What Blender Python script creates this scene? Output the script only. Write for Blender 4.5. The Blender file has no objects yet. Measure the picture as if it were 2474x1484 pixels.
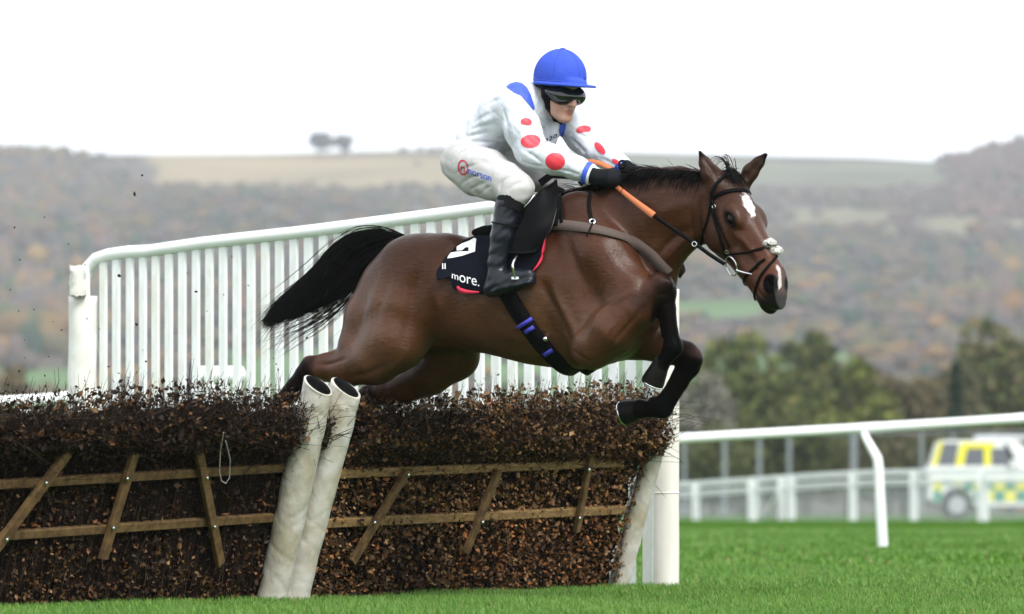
import bpy, bmesh, math, random
import numpy as np
from mathutils import Vector, Matrix
from mathutils.bvhtree import BVHTree
R = math.radians
random.seed(7)
SC = bpy.context.scene
COL = SC.collection

# ------------------------------------------------------------------ camera
UC, VH, F = 1236.5, 1178.0, 15000.0        # picture centre, horizon row, focal length (2473 px wide frame)
CZ, CD = 0.55, 30.0                        # a kneeling photographer 30 m from the hurdle
cd = bpy.data.cameras.new('camera')
cam = bpy.data.objects.new('camera', cd); COL.objects.link(cam)
cam.location = (0, -CD, CZ); cam.rotation_euler = (R(90), 0, 0)
cd.sensor_width = 36.0; cd.lens = 36.0 * F / 2473.0
cd.shift_y = (VH - 742.0) / 2473.0
cd.clip_start = 0.5; cd.clip_end = 12000
cd.dof.use_dof = True; cd.dof.focus_distance = 29.9; cd.dof.aperture_fstop = 4.2
SC.camera = cam

# ------------------------------------------------------------------ overcast sky and veiled sun
w = bpy.data.worlds.new('World'); SC.world = w; w.use_nodes = True
nt = w.node_tree; nt.nodes.clear()
sky = nt.nodes.new('ShaderNodeTexSky'); sky.sky_type = 'NISHITA'; sky.sun_disc = False
SUN_EL, SUN_AZ = 48.0, 150.0               # sun height, and compass angle from +Y clockwise
sky.sun_elevation = R(SUN_EL); sky.sun_rotation = R(SUN_AZ)
mx = nt.nodes.new('ShaderNodeMix'); mx.data_type = 'RGBA'; mx.inputs[0].default_value = 0.9
mx.inputs[7].default_value = (6.7, 6.9, 7.25, 1)
bg = nt.nodes.new('ShaderNodeBackground'); bg.inputs[1].default_value = 0.1
ow = nt.nodes.new('ShaderNodeOutputWorld')
nt.links.new(sky.outputs[0], mx.inputs[6]); nt.links.new(mx.outputs[2], bg.inputs[0]); nt.links.new(bg.outputs[0], ow.inputs[0])
sd = bpy.data.lights.new('sun', 'SUN'); sd.energy = 1.5; sd.angle = R(22); sd.color = (1, .97, .92)
so = bpy.data.objects.new('sun', sd); COL.objects.link(so)
a_ = R(SUN_AZ); e_ = R(SUN_EL)
sdir = Vector((math.sin(a_) * math.cos(e_), math.cos(a_) * math.cos(e_), math.sin(e_)))
so.rotation_euler = (-sdir).to_track_quat('-Z', 'Y').to_euler(); so.location = sdir * 60
SC.view_settings.view_transform = 'Standard'; SC.view_settings.look = 'None'
SC.view_settings.exposure = 1.27; SC.view_settings.gamma = 1; SC.view_settings.use_curve_mapping = False
SC.render.engine = 'CYCLES'
SC.cycles.use_denoising = True
SC.cycles.max_bounces = 6; SC.cycles.diffuse_bounces = 3; SC.cycles.glossy_bounces = 2
SC.cycles.transmission_bounces = 3; SC.cycles.volume_bounces = 1; SC.cycles.transparent_max_bounces = 6
SC.cycles.volume_step_rate = 4.0

# ------------------------------------------------------------------ helpers: pixels -> places
def ray(u, v):
    return Vector((0, -CD, CZ)), Vector(((u - UC) / F, 1.0, (VH - v) / F))
def P(u, v, Y):
    d = Y + CD
    return Vector(((u - UC) * d / F, Y, CZ + (VH - v) * d / F))
def on_plane(u, v, p0, n):
    o, d = ray(u, v); return o + d * ((p0 - o).dot(n) / d.dot(n))
ALPHA, YH = R(27), 0.15                    # the horse jumps to the right and 27 degrees towards us
CA, SA = math.cos(ALPHA), math.sin(ALPHA)
def HL(u, v, off=0.0):                     # picture point at a sideways offset from the horse's midline -> horse coordinates
    k = (u - UC) / F
    t = (k * (CD + YH) - k * off * CA + off * SA) / (CA + k * SA)
    Y = YH - t * SA - off * CA
    return np.array((t, -off, CZ + (VH - v) * (CD + Y) / F))
HM = Matrix.Translation((0, YH, 0)) @ Matrix.Rotation(-ALPHA, 4, 'Z'); HMI = HM.inverted()
PX = 0.002

# ------------------------------------------------------------------ helpers: objects
def tag(o, label=None, cat=None, group=None, kind=None):
    if label: o['label'] = label
    if cat: o['category'] = cat
    if group: o['group'] = group
    if kind: o['kind'] = kind
    return o
def empty(name, M=None, loc=None, label=None, cat=None, group=None):
    o = bpy.data.objects.new(name, None); COL.objects.link(o); o.empty_display_size = .1
    if M is not None: o.matrix_world = M
    if loc is not None: o.location = loc
    return tag(o, label, cat, group)
def mesh(name, V, Fa, mat=None, parent=None, smooth=True, col=None, midx=None):
    me = bpy.data.meshes.new(name)
    V = np.asarray(V, dtype=np.float32).reshape(-1, 3)
    if isinstance(Fa, np.ndarray):
        nf, k = Fa.shape
        me.vertices.add(len(V)); me.vertices.foreach_set('co', V.ravel())
        me.loops.add(nf * k); me.loops.foreach_set('vertex_index', Fa.astype(np.int32).ravel())
        me.polygons.add(nf); me.polygons.foreach_set('loop_start', np.arange(0, nf * k, k, dtype=np.int32))
        me.update(calc_edges=True)
    else:
        me.from_pydata([tuple(map(float, p)) for p in V], [], [tuple(map(int, f)) for f in Fa]); me.update()
    if mat is not None:
        for m in (mat if isinstance(mat, (list, tuple)) else [mat]): me.materials.append(m)
    if midx is not None: me.polygons.foreach_set('material_index', np.asarray(midx, dtype=np.int32))
    if smooth: me.polygons.foreach_set('use_smooth', np.ones(len(me.polygons), dtype=bool))
    if col is not None:
        c = np.ones((len(V), 4), dtype=np.float32); c[:, :3] = col
        at = me.color_attributes.new('Col', 'FLOAT_COLOR', 'POINT'); at.data.foreach_set('color', c.ravel())
    o = bpy.data.objects.new(name, me); COL.objects.link(o)
    if parent is not None: o.parent = parent
    return o
class MB:                                   # collects simple solids into one mesh
    def __init__(s): s.v, s.f = [], []
    def add(s, V, Fa):
        n = len(s.v); s.v += [tuple(p) for p in V]; s.f += [tuple(i + n for i in f) for f in Fa]; return s
    def box(s, c, h, M=None):
        V = [Vector((c[0] + h[0] * i, c[1] + h[1] * j, c[2] + h[2] * k)) for i in (-1, 1) for j in (-1, 1) for k in (-1, 1)]
        if M is not None: V = [M @ p for p in V]
        return s.add(V, [(0, 1, 3, 2), (4, 6, 7, 5), (0, 4, 5, 1), (2, 3, 7, 6), (0, 2, 6, 4), (1, 5, 7, 3)])
    def beam(s, a, b, side, wd, th, bev=.0):  # rectangular bar from a to b; side = direction of its width
        a, b = Vector(a), Vector(b); d = (b - a).normalized(); sd_ = Vector(side); sd_ = (sd_ - d * sd_.dot(d)).normalized(); n = d.cross(sd_)
        e = min(wd, th) * .12
        ring = [(-wd/2 + e, -th/2), (wd/2 - e, -th/2), (wd/2, -th/2 + e), (wd/2, th/2 - e), (wd/2 - e, th/2), (-wd/2 + e, th/2), (-wd/2, th/2 - e), (-wd/2, -th/2 + e)]
        V = [p + sd_ * x + n * y for p in (a, b) for x, y in ring]
        Fa = [tuple(range(7, -1, -1)), tuple(range(8, 16))] + [(i, (i + 1) % 8, 8 + (i + 1) % 8, 8 + i) for i in range(8)]
        return s.add(V, Fa)
    def tube(s, pts, r, n=12, cap=True):
        pts = [Vector(p) for p in pts]; rs = r if isinstance(r, (list, tuple, np.ndarray)) else [r] * len(pts)
        ref = None; V = []
        for i, p in enumerate(pts):
            d = (pts[min(i + 1, len(pts) - 1)] - pts[max(i - 1, 0)]).normalized()
            if ref is None: ref = d.orthogonal().normalized()
            ref = (ref - d * ref.dot(d)).normalized(); b = d.cross(ref)
            V += [p + (ref * math.cos(2 * math.pi * k / n) + b * math.sin(2 * math.pi * k / n)) * rs[i] for k in range(n)]
        m = len(pts)
        Fa = [(i * n + k, i * n + (k + 1) % n, (i + 1) * n + (k + 1) % n, (i + 1) * n + k) for i in range(m - 1) for k in range(n)]
        if cap: Fa += [tuple(range(n - 1, -1, -1)), tuple((m - 1) * n + k for k in range(n))]
        return s.add(V, Fa)
    def ring(s, c, ax, R0, r, n=20, m=8):
        ax = Vector(ax).normalized(); e1 = ax.orthogonal().normalized(); e2 = ax.cross(e1); c = Vector(c); V = []
        for i in range(n):
            t = 2 * math.pi * i / n; d = e1 * math.cos(t) + e2 * math.sin(t)
            V += [c + d * (R0 + r * math.cos(2 * math.pi * k / m)) + ax * r * math.sin(2 * math.pi * k / m) for k in range(m)]
        return s.add(V, [(i * m + k, ((i + 1) % n) * m + k, ((i + 1) % n) * m + (k + 1) % m, i * m + (k + 1) % m) for i in range(n) for k in range(m)])
    def build(s, name, mat, parent=None, smooth=True, angle=35):
        o = mesh(name, s.v, s.f, mat, parent, smooth)
        if smooth:
            try: o.data.set_sharp_from_angle(angle=R(angle))
            except Exception: pass
        return o
def tubes(paths, radii, sides=3):           # many thin strands at once (N,S,3)
    Pp = np.asarray(paths, float); N, S, _ = Pp.shape
    T = np.gradient(Pp, axis=1); T /= np.linalg.norm(T, axis=2, keepdims=True) + 1e-9
    ref = np.where(np.abs(T[:, :, 2:3]) < .8, np.array((0, 0, 1.)), np.array((1., 0, 0)))
    A = np.cross(T, ref); A /= np.linalg.norm(A, axis=2, keepdims=True) + 1e-9; B = np.cross(T, A)
    rr = np.broadcast_to(np.asarray(radii, float), (N, S))[:, :, None]
    V = np.stack([Pp + rr * (A * math.cos(2 * math.pi * k / sides) + B * math.sin(2 * math.pi * k / sides)) for k in range(sides)], axis=2)
    i = np.arange(N)[:, None, None] * S * sides; s_ = np.arange(S - 1)[None, :, None] * sides; k = np.arange(sides)[None, None, :]
    k2 = (k + 1) % sides
    Q = np.stack([i + s_ + k, i + s_ + k2, i + s_ + sides + k2, i + s_ + sides + k], axis=-1).reshape(-1, 4)
    return V.reshape(-1, 3), Q
def catmull(pts, n):
    p = np.asarray(pts, float); p = np.vstack([2 * p[0] - p[1], p, 2 * p[-1] - p[-2]]); m = len(p) - 3
    t = np.linspace(0, m - 1e-9, n); i = t.astype(int); f = (t - i)[:, None]
    a, b, c, d = p[i], p[i + 1], p[i + 2], p[i + 3]
    return .5 * (2 * b + (c - a) * f + (2 * a - 5 * b + 4 * c - d) * f**2 + (3 * b - a - 3 * c + d) * f**3)
def ribbon(pts, nrm, wd, th):               # flat strap following pts, face along nrm
    P_ = np.asarray(pts, float); N = np.asarray(nrm, float); n = len(P_)
    T = np.gradient(P_, axis=0); T /= np.linalg.norm(T, axis=1, keepdims=True) + 1e-9
    B = np.cross(N, T); B /= np.linalg.norm(B, axis=1, keepdims=True) + 1e-9; N = np.cross(T, B)
    w_ = np.broadcast_to(np.asarray(wd, float), (n,))[:, None] / 2
    V = np.stack([P_ - B * w_ , P_ + B * w_, P_ + B * w_ * .96 + N * th, P_ - B * w_ * .96 + N * th], axis=1).reshape(-1, 3)
    Fa = [(4*i+k, 4*i+(k+1) % 4, 4*i+4+(k+1) % 4, 4*i+4+k) for i in range(n - 1) for k in range(4)]
    Fa += [(3, 2, 1, 0), tuple(4 * (n - 1) + k for k in range(4))]
    return V, Fa
def leafset(C, size, rng, up=None, aspect=.6):      # folded diamond leaves
    n = len(C); d = rng.normal(size=(n, 3))
    if up is not None: d += np.asarray(up)
    d /= np.linalg.norm(d, axis=1, keepdims=True)
    e = np.cross(d, rng.normal(size=(n, 3))); e /= np.linalg.norm(e, axis=1, keepdims=True); f = np.cross(d, e)
    s = np.broadcast_to(np.asarray(size, float), (n,))[:, None]
    V = np.stack([C - d * s, C + e * s * aspect + f * s * .25, C + d * s, C - e * s * aspect + f * s * .25], axis=1).reshape(-1, 3)
    i = np.arange(n)[:, None] * 4
    Q = np.concatenate([i + np.array([[0, 1, 2]]), i + np.array([[0, 2, 3]])], axis=1).reshape(-1, 3)
    return V, Q

# ------------------------------------------------------------------ helpers: materials
def mat(name, col=(.5, .5, .5), rough=.6, attr=False, var=None, scale=8.0, detail=4, bump=0.0, bscale=40.0, bdist=.01,
        sheen=0.0, spec=.5, metal=0.0, coat=0.0, mapping=None, trans=0.0, var2=None, coords='Object', bstretch=None):
    m = bpy.data.materials.new(name); m.use_nodes = True; t = m.node_tree; N, L = t.nodes, t.links
    b = N['Principled BSDF']; b.inputs['Roughness'].default_value = rough; b.inputs['Base Color'].default_value = (*col, 1)
    b.inputs['Metallic'].default_value = metal; b.inputs['Specular IOR Level'].default_value = spec
    b.inputs['Sheen Weight'].default_value = sheen; b.inputs['Coat Weight'].default_value = coat
    b.inputs['Transmission Weight'].default_value = trans
    tc = N.new('ShaderNodeTexCoord'); src = None
    if attr:
        a = N.new('ShaderNodeVertexColor'); a.layer_name = 'Col'; src = a.outputs[0]
    if var is not None:                       # second colour through a noise
        nz = N.new('ShaderNodeTexNoise'); nz.inputs['Scale'].default_value = scale; nz.inputs['Detail'].default_value = detail; nz.inputs['Roughness'].default_value = .62
        if mapping:
            mp = N.new('ShaderNodeMapping'); mp.inputs['Scale'].default_value = mapping; L.new(tc.outputs[coords], mp.inputs[0]); L.new(mp.outputs[0], nz.inputs[0])
        else: L.new(tc.outputs[coords], nz.inputs[0])
        cr = N.new('ShaderNodeMapRange'); cr.inputs[1].default_value = .36; cr.inputs[2].default_value = .64; L.new(nz.outputs[0], cr.inputs[0])
        mi = N.new('ShaderNodeMix'); mi.data_type = 'RGBA'; L.new(cr.outputs[0], mi.inputs[0])
        if src is not None:
            mi.blend_type = 'MULTIPLY'; L.new(src, mi.inputs[6])
        else: mi.inputs[6].default_value = (*col, 1)
        mi.inputs[7].default_value = (*var, 1); src = mi.outputs[2]
    if src is not None: L.new(src, b.inputs['Base Color'])
    if bump:
        nb = N.new('ShaderNodeTexNoise'); nb.inputs['Scale'].default_value = bscale; nb.inputs['Detail'].default_value = 5
        if bstretch:
            mp = N.new('ShaderNodeMapping'); mp.inputs['Scale'].default_value = bstretch; L.new(tc.outputs['Object'], mp.inputs[0]); L.new(mp.outputs[0], nb.inputs[0])
        else: L.new(tc.outputs['Object'], nb.inputs[0])
        bp = N.new('ShaderNodeBump'); bp.inputs['Strength'].default_value = bump; bp.inputs['Distance'].default_value = bdist
        L.new(nb.outputs[0], bp.inputs['Height']); L.new(bp.outputs[0], b.inputs['Normal'])
    return m
M = {}
M['white'] = mat('white_plastic', (.84, .86, .86), .32, var=(.76, .79, .77), scale=3, bump=.05, bscale=15)
M['slat'] = mat('slat_plastic', (.85, .87, .88), .4, var=(.72, .745, .72), scale=6, detail=8, mapping=(2, 2, .9))
M['vinyl'] = mat('vinyl_pad', (.60, .59, .55), .42, var=(.40, .36, .26), scale=5, bump=.35, bscale=22, bdist=.02, detail=8, bstretch=(1, 1, .6))
M['vinyl_white'] = mat('vinyl_white', (.76, .76, .74), .45, var=(.66, .64, .58), scale=5, bump=.45, bscale=11, bdist=.02, bstretch=(1, 1, .4))
M['cream'] = mat('cream_post', (.72, .70, .64), .4, var=(.66, .63, .56), scale=6, mapping=(1, 1, .3), bump=.06, bscale=30)
M['wood'] = mat('pale_timber', (.30, .19, .075), .75, spec=.2, var=(.16, .095, .04), scale=7, mapping=(2, 2, 9), bump=.25, bscale=60, bdist=.004)
M['wood2'] = mat('weathered_timber', (.165, .102, .042), .8, spec=.1, var=(.075, .046, .022), scale=8, mapping=(3, 3, 3), bump=.3, bscale=60, bdist=.004)
M['steel'] = mat('steel', (.75, .75, .76), .22, metal=1)
M['black'] = mat('black_leather', (.004, .004, .0045), .5, spec=.045, bump=.1, bscale=90, bdist=.002)
M['rubber'] = mat('black_rubber', (.008, .008, .009), .65, spec=.06)
# ------------------------------------------------------------------ implicit surfaces -> mesh
class Field:
    def __init__(s, lo, hi, vox):
        s.lo = np.array(lo, float); s.vox = vox; s.shape = tuple(int(math.ceil((h - l) / vox)) + 1 for l, h in zip(lo, hi))
        s.f = np.full(s.shape, 1.0, dtype=np.float32)
    def sub(s, lo, hi):
        a = [max(0, int((l - o) / s.vox)) for l, o in zip(lo, s.lo)]; b = [min(n, int((h - o) / s.vox) + 2) for h, o, n in zip(hi, s.lo, s.shape)]
        if any(x >= y for x, y in zip(a, b)): return None
        sl = tuple(slice(x, y) for x, y in zip(a, b))
        ax = [s.lo[i] + s.vox * np.arange(a[i], b[i]) for i in range(3)]
        return sl, (ax[0][:, None, None], ax[1][None, :, None], ax[2][None, None, :])
    def put(s, fn, lo, hi, k=.03, cut=False):
        m = k + .03
        r = s.sub(np.array(lo) - m, np.array(hi) + m)
        if r is None: return
        sl, g = r; d = fn(*g).astype(np.float32); a = s.f[sl]
        if cut:
            d = -d; h = np.maximum(k - np.abs(a - d), 0) / k; s.f[sl] = np.maximum(a, d) + h * h * k * .25
        else:
            h = np.maximum(k - np.abs(a - d), 0) / k; s.f[sl] = np.minimum(a, d) - h * h * k * .25
    def cap(s, A, B, ra, rb, q=1.0, k=.03, cut=False):
        A = np.array(A, float); B = np.array(B, float); r = max(ra, rb)
        lo = np.minimum(A, B) - r; hi = np.maximum(A, B) + r
        a = A / (1, q, 1); ba = (B - A) / (1, q, 1); bb = max(ba @ ba, 1e-9)
        def fn(x, y, z):
            px, py, pz = x - a[0], y / q - a[1], z - a[2]
            h = np.clip((px * ba[0] + py * ba[1] + pz * ba[2]) / bb, 0, 1)
            return np.sqrt((px - h * ba[0])**2 + (py - h * ba[1])**2 + (pz - h * ba[2])**2) - (ra + (rb - ra) * h)
        s.put(fn, lo, hi, k, cut)
    def chain(s, pts, q=1.0, k=.03, kj=.012, cut=False):    # pts: (xyz, r)
        for i in range(len(pts) - 1): s.cap(pts[i][0], pts[i + 1][0], pts[i][1], pts[i + 1][1], q, k if i == 0 else max(kj, k * .5), cut)
    def ell(s, c, rad, Rm=None, k=.03, cut=False):           # ellipsoid, Rm columns are its axes
        c = np.array(c, float); rad = np.array(rad, float); Rm = np.eye(3) if Rm is None else np.array(Rm); m = rad.max()
        def fn(x, y, z):
            dx, dy, dz = x - c[0], y - c[1], z - c[2]
            e = [(dx * Rm[0, i] + dy * Rm[1, i] + dz * Rm[2, i]) for i in range(3)]
            k0 = np.sqrt(sum((e[i] / rad[i])**2 for i in range(3))); k1 = np.sqrt(sum((e[i] / rad[i]**2)**2 for i in range(3)))
            return k0 * (k0 - 1) / np.maximum(k1, 1e-6)
        s.put(fn, c - m, c + m, k, cut)
    def loft(s, st, org=(0, 0, 0), Rm=None, k=.03, ex=2.3):  # st rows: (x, centre y, half width, bottom z, top z), in a frame
        st = np.array(st, float); d = catmull(st, 160); org = np.array(org, float); Rm = np.eye(3) if Rm is None else np.array(Rm)
        xs = d[:, 0]; x0, x1 = xs[0], xs[-1]
        cs = np.array([org + Rm @ np.array(p) for r in st for p in ((r[0], r[1] - r[2], r[3]), (r[0], r[1] + r[2], r[3]), (r[0], r[1] - r[2], r[4]), (r[0], r[1] + r[2], r[4]))])
        def fn(x, y, z):
            dx, dy, dz = x - org[0], y - org[1], z - org[2]
            a, b, c = [(dx * Rm[0, i] + dy * Rm[1, i] + dz * Rm[2, i]) for i in range(3)]
            ac = np.clip(a, x0, x1)
            I = lambda j: np.interp(ac, xs, d[:, j])
            wd = np.maximum(I(2), .004); hz = np.maximum((I(4) - I(3)) / 2, .004); cz = (I(4) + I(3)) / 2
            e = (np.abs((b - I(1)) / wd)**ex + np.abs((c - cz) / hz)**ex)**(1 / ex)
            r = (e - 1) * np.minimum(wd, hz)
            return np.where(np.abs(a - ac) > 0, np.sqrt(np.maximum(r, 0)**2 + (a - ac)**2) + np.minimum(r, 0) * 0, r)
        s.put(fn, cs.min(0), cs.max(0), k)
    def noise(s, amp, scale, seed=0, stretch=(1, 1, 1)):     # gentle uneven swelling of the surface
        rng = np.random.default_rng(seed); m = np.abs(s.f) < .03; ii = np.argwhere(m); p = s.lo + s.vox * ii; n = np.zeros(len(p))
        for o in range(10):
            kx = rng.normal(size=3) * scale * (1 + o * .22) * np.array(stretch); n += np.sin(p @ kx + rng.uniform(0, 6.3)) / (1 + .15 * o)
        s.f[m] += (amp * n / 3).astype(np.float32)
    def mesh(s, smooth=1):
        f = s.f; f[0] = f[-1] = 1; f[:, 0] = f[:, -1] = 1; f[:, :, 0] = f[:, :, -1] = 1
        S = f < 0
        c = np.zeros(tuple(n - 1 for n in f.shape), np.int8)
        co = [(i, j, k) for i in (0, 1) for j in (0, 1) for k in (0, 1)]
        for i, j, k in co: c += S[i:f.shape[0] - 1 + i, j:f.shape[1] - 1 + j, k:f.shape[2] - 1 + k]
        act = (c > 0) & (c < 8); ii = np.argwhere(act); n = len(ii); idx = np.full(c.shape, -1, np.int64); idx[act] = np.arange(n)
        pos = np.zeros((n, 3)); cnt = np.zeros(n)
        for a in co:
            for ax in range(3):
                if a[ax]: continue
                b = list(a); b[ax] = 1
                fa = f[ii[:, 0] + a[0], ii[:, 1] + a[1], ii[:, 2] + a[2]]; fb = f[ii[:, 0] + b[0], ii[:, 1] + b[1], ii[:, 2] + b[2]]
                m = (fa < 0) != (fb < 0); t = fa[m] / (fa[m] - fb[m]); q = np.tile(np.array(a, float), (m.sum(), 1)); q[:, ax] = t
                pos[m] += q; cnt[m] += 1
        V = s.lo + s.vox * (ii + pos / cnt[:, None]); Q = []
        for ax in range(3):
            o1, o2 = [(1, 2), (2, 0), (0, 1)][ax]
            lo = [slice(1, -1)] * 3; lo[ax] = slice(0, -1); hi = list(lo); hi[ax] = slice(1, None)
            A, B = S[tuple(lo)], S[tuple(hi)]; e = np.argwhere(A != B)
            if not len(e): continue
            sg = A[e[:, 0], e[:, 1], e[:, 2]]; e = e.copy(); e[:, o1] += 1; e[:, o2] += 1
            def g(d1, d2):
                x = e.copy(); x[:, o1] += d1; x[:, o2] += d2; return idx[x[:, 0], x[:, 1], x[:, 2]]
            q = np.stack([g(-1, -1), g(0, -1), g(0, 0), g(-1, 0)], 1); q[~sg] = q[~sg][:, ::-1]; Q.append(q)
        Q = np.concatenate(Q); Q = Q[(Q >= 0).all(1)]
        for _ in range(smooth):
            for lam in (.5, -.52):
                acc = np.zeros_like(V); ct = np.zeros(len(V))
                for x, y in ((0, 1), (1, 2), (2, 3), (3, 0)):
                    for p_, q_ in ((x, y), (y, x)):
                        np.add.at(acc, Q[:, p_], V[Q[:, q_]]); np.add.at(ct, Q[:, p_], 1)
                V = V + lam * (acc / np.maximum(ct, 1)[:, None] - V)
        return V, Q
def bvh_of(V, Q): return BVHTree.FromPolygons([tuple(p) for p in V], [tuple(q) for q in Q.tolist()] if isinstance(Q, np.ndarray) else Q)
def hit(bvh, u, v, lift=0.0):                                # where the sight line through a picture point meets a body, in horse coordinates
    o, d = ray(u, v); o = HMI @ o; d = (HMI.to_3x3() @ d).normalized()
    h = bvh.ray_cast(o, d)
    if h[0] is None:
        return None
    n = h[1] if h[1].dot(d) < 0 else -h[1]
    return np.array(h[0] + n * lift), np.array(n)
def hitx(bvh, u, v, lift=0.0):                               # the same, or the nearest skin just past the outline
    h = hit(bvh, u, v, lift)
    if h is None:
        o, d = ray(u, v); o = HMI @ o; d = (HMI.to_3x3() @ d).normalized(); best = None
        for t in np.linspace(29.0, 30.8, 19):
            f = bvh.find_nearest(o + d * t)
            if best is None or f[3] < best[3]: best = f
        h = (np.array(best[0] + best[1] * lift), np.array(best[1]))
    return h
def hitpath(bvh, pts, n, lift=.004):
    q = catmull(pts, n); out = [hit(bvh, a, b, lift) for a, b in q]; ok = [k for k, x in enumerate(out) if x is not None]
    for k in range(n):                                       # just past the outline: the nearest skin instead
        if out[k] is None:
            o, d = ray(*q[k]); o = HMI @ o; d = (HMI.to_3x3() @ d).normalized()
            t = (Vector(out[min(ok, key=lambda z: abs(z - k))][0]) - o).dot(d) if ok else 30.0
            f = bvh.find_nearest(o + d * t); out[k] = (np.array(f[0] + f[1] * lift), np.array(f[1]))
    A = np.array([x[0] for x in out]); B = np.array([x[1] for x in out])
    for _ in range(3):
        B[1:-1] = (B[:-2] + B[1:-1] * 2 + B[2:]) / 4; A[1:-1] = (A[:-2] + A[1:-1] * 2 + A[2:]) / 4
    return A, B
def text_mesh(s):
    cu = bpy.data.curves.new('t', 'FONT'); cu.body = s; cu.resolution_u = 4
    ob = bpy.data.objects.new('t', cu); COL.objects.link(ob)
    me = bpy.data.meshes.new_from_object(ob.evaluated_get(bpy.context.evaluated_depsgraph_get()))
    bm = bmesh.new(); bm.from_mesh(me); bmesh.ops.triangulate(bm, faces=bm.faces[:])
    bmesh.ops.subdivide_edges(bm, edges=[e for e in bm.edges if e.calc_length() > .12], cuts=2)
    bmesh.ops.triangulate(bm, faces=bm.faces[:])
    V = np.array([v.co[:] for v in bm.verts]); Fa = [tuple(x.index for x in f.verts) for f in bm.faces]
    bm.free(); bpy.data.objects.remove(ob); bpy.data.curves.remove(cu); bpy.data.meshes.remove(me)
    return V, Fa
def decal(name, V, Fa, xf, bvh, m, parent, lift=.003):       # V in its own flat units, xf maps to the picture, then down onto the cloth
    W, ok = [], []
    for p in V:
        h = hit(bvh, *xf(p[0], p[1]), lift=lift); ok.append(h is not None); W.append(h[0] if h is not None else (0, 0, 0))
    Fa = [f for f in Fa if all(ok[i] for i in f)]
    return mesh(name, W, Fa, m, parent, smooth=False)
# ------------------------------------------------------------------ the horse
def hc(pts): return [(HL(u, v, o), r * PX) for u, v, o, r in pts]
HF = Field((-1.62, -.46, .12), (1.52, .46, 2.30), .0070)
trunk = [(915, 655, 770, .10), (945, 622, 800, .17), (985, 594, 828, .235), (1040, 577, 842, .275), (1100, 571, 846, .285), (1160, 575, 853, .295), (1220, 572, 866, .305),
         (1280, 545, 880, .305), (1340, 505, 888, .295), (1390, 482, 892, .275), (1450, 492, 884, .255), (1510, 535, 862, .235), (1552, 590, 830, .20), (1580, 640, 790, .12)]
HF.loft([(HL(u, a)[0], 0, w_, HL(u, b)[2], HL(u, a)[2]) for u, a, b, w_ in trunk], k=.02, ex=2.15)
# neck, deep and flat-sided
HF.chain(hc([(1448, 592, 0, 122), (1535, 540, .01, 110), (1615, 508, .035, 92), (1680, 500, .06, 80), (1718, 485, .07, 66)]), q=.56, k=.12, kj=.05)
HF.chain(hc([(1385, 490, 0, 30), (1480, 452, 0, 27), (1560, 430, .02, 24), (1640, 428, .045, 22), (1735, 440, .06, 22)]), q=.8, k=.06, kj=.03)
# jugular line and jaw muscle
HF.chain(hc([(1560, 700, .0, 78), (1600, 610, .03, 50), (1665, 560, .06, 40)]), q=.7, k=.09)
for s in (1, -1):       # shoulders and upper arms
    HF.chain(hc([(1392, 520, .14 * s, 52), (1450, 620, .19 * s, 68), (1520, 715, .19 * s, 70)]), q=.8, k=.09)
    HF.chain(hc([(1530, 735, .19 * s, 62), (1475, 800, .205 * s, 60), (1430, 845, .20 * s, 48)]), q=.85, k=.07)
    HF.chain(hc([(1385, 690, .215 * s, 60), (1420, 800, .215 * s, 52)]), q=.7, k=.07)
    # croup and hip
    HF.chain(hc([(1075, 622, .15 * s, 55), (985, 655, .135 * s, 66), (945, 700, .13 * s, 60)]), q=.95, k=.08)
# folded near foreleg
HF.chain(hc([(1432, 838, .225, 54), (1475, 795, .245, 56), (1530, 748, .235, 43), (1572, 712, .21, 33)]), k=.014)
HF.chain(hc([(1572, 708, .205, 33), (1596, 692, .195, 31), (1607, 706, .185, 27)]), k=.02)
HF.chain(hc([(1606, 704, .18, 25), (1613, 745, .175, 18), (1620, 800, .17, 16.5), (1625, 836, .165, 22)]), k=.018)
HF.chain(hc([(1588, 722, .165, 15), (1598, 760, .16, 9), (1606, 812, .16, 9)]), k=.010); HF.ell(HL(1612, 690, .215), (.03, .02, .03), k=.015); HF.ell(HL(1611, 852, .165), (.022, .03, .022), k=.015)
HF.chain(hc([(1625, 842, .165, 23), (1608, 866, .16, 16.5), (1595, 884, .155, 21)]), k=.02)
# far foreleg, knee forward, foot tucked back
HF.chain(hc([(1475, 812, -.17, 62), (1540, 815, -.175, 55), (1610, 842, -.18, 38), (1655, 856, -.18, 31)]), k=.04)
HF.chain(hc([(1655, 856, -.18, 31), (1668, 866, -.18, 30), (1664, 886, -.18, 28)]), k=.02)
HF.chain(hc([(1662, 884, -.18, 27), (1644, 925, -.18, 18), (1616, 966, -.18, 17.5), (1598, 984, -.18, 25)]), k=.018); HF.chain(hc([(1646, 888, -.17, 16), (1622, 930, -.165, 10), (1598, 966, -.165, 11)]), k=.010); HF.ell(HL(1580, 970, -.175), (.028, .03, .026), k=.015)
HF.chain(hc([(1598, 984, -.18, 26), (1572, 990, -.18, 19), (1547, 988, -.18, 26)]), k=.02)
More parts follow.
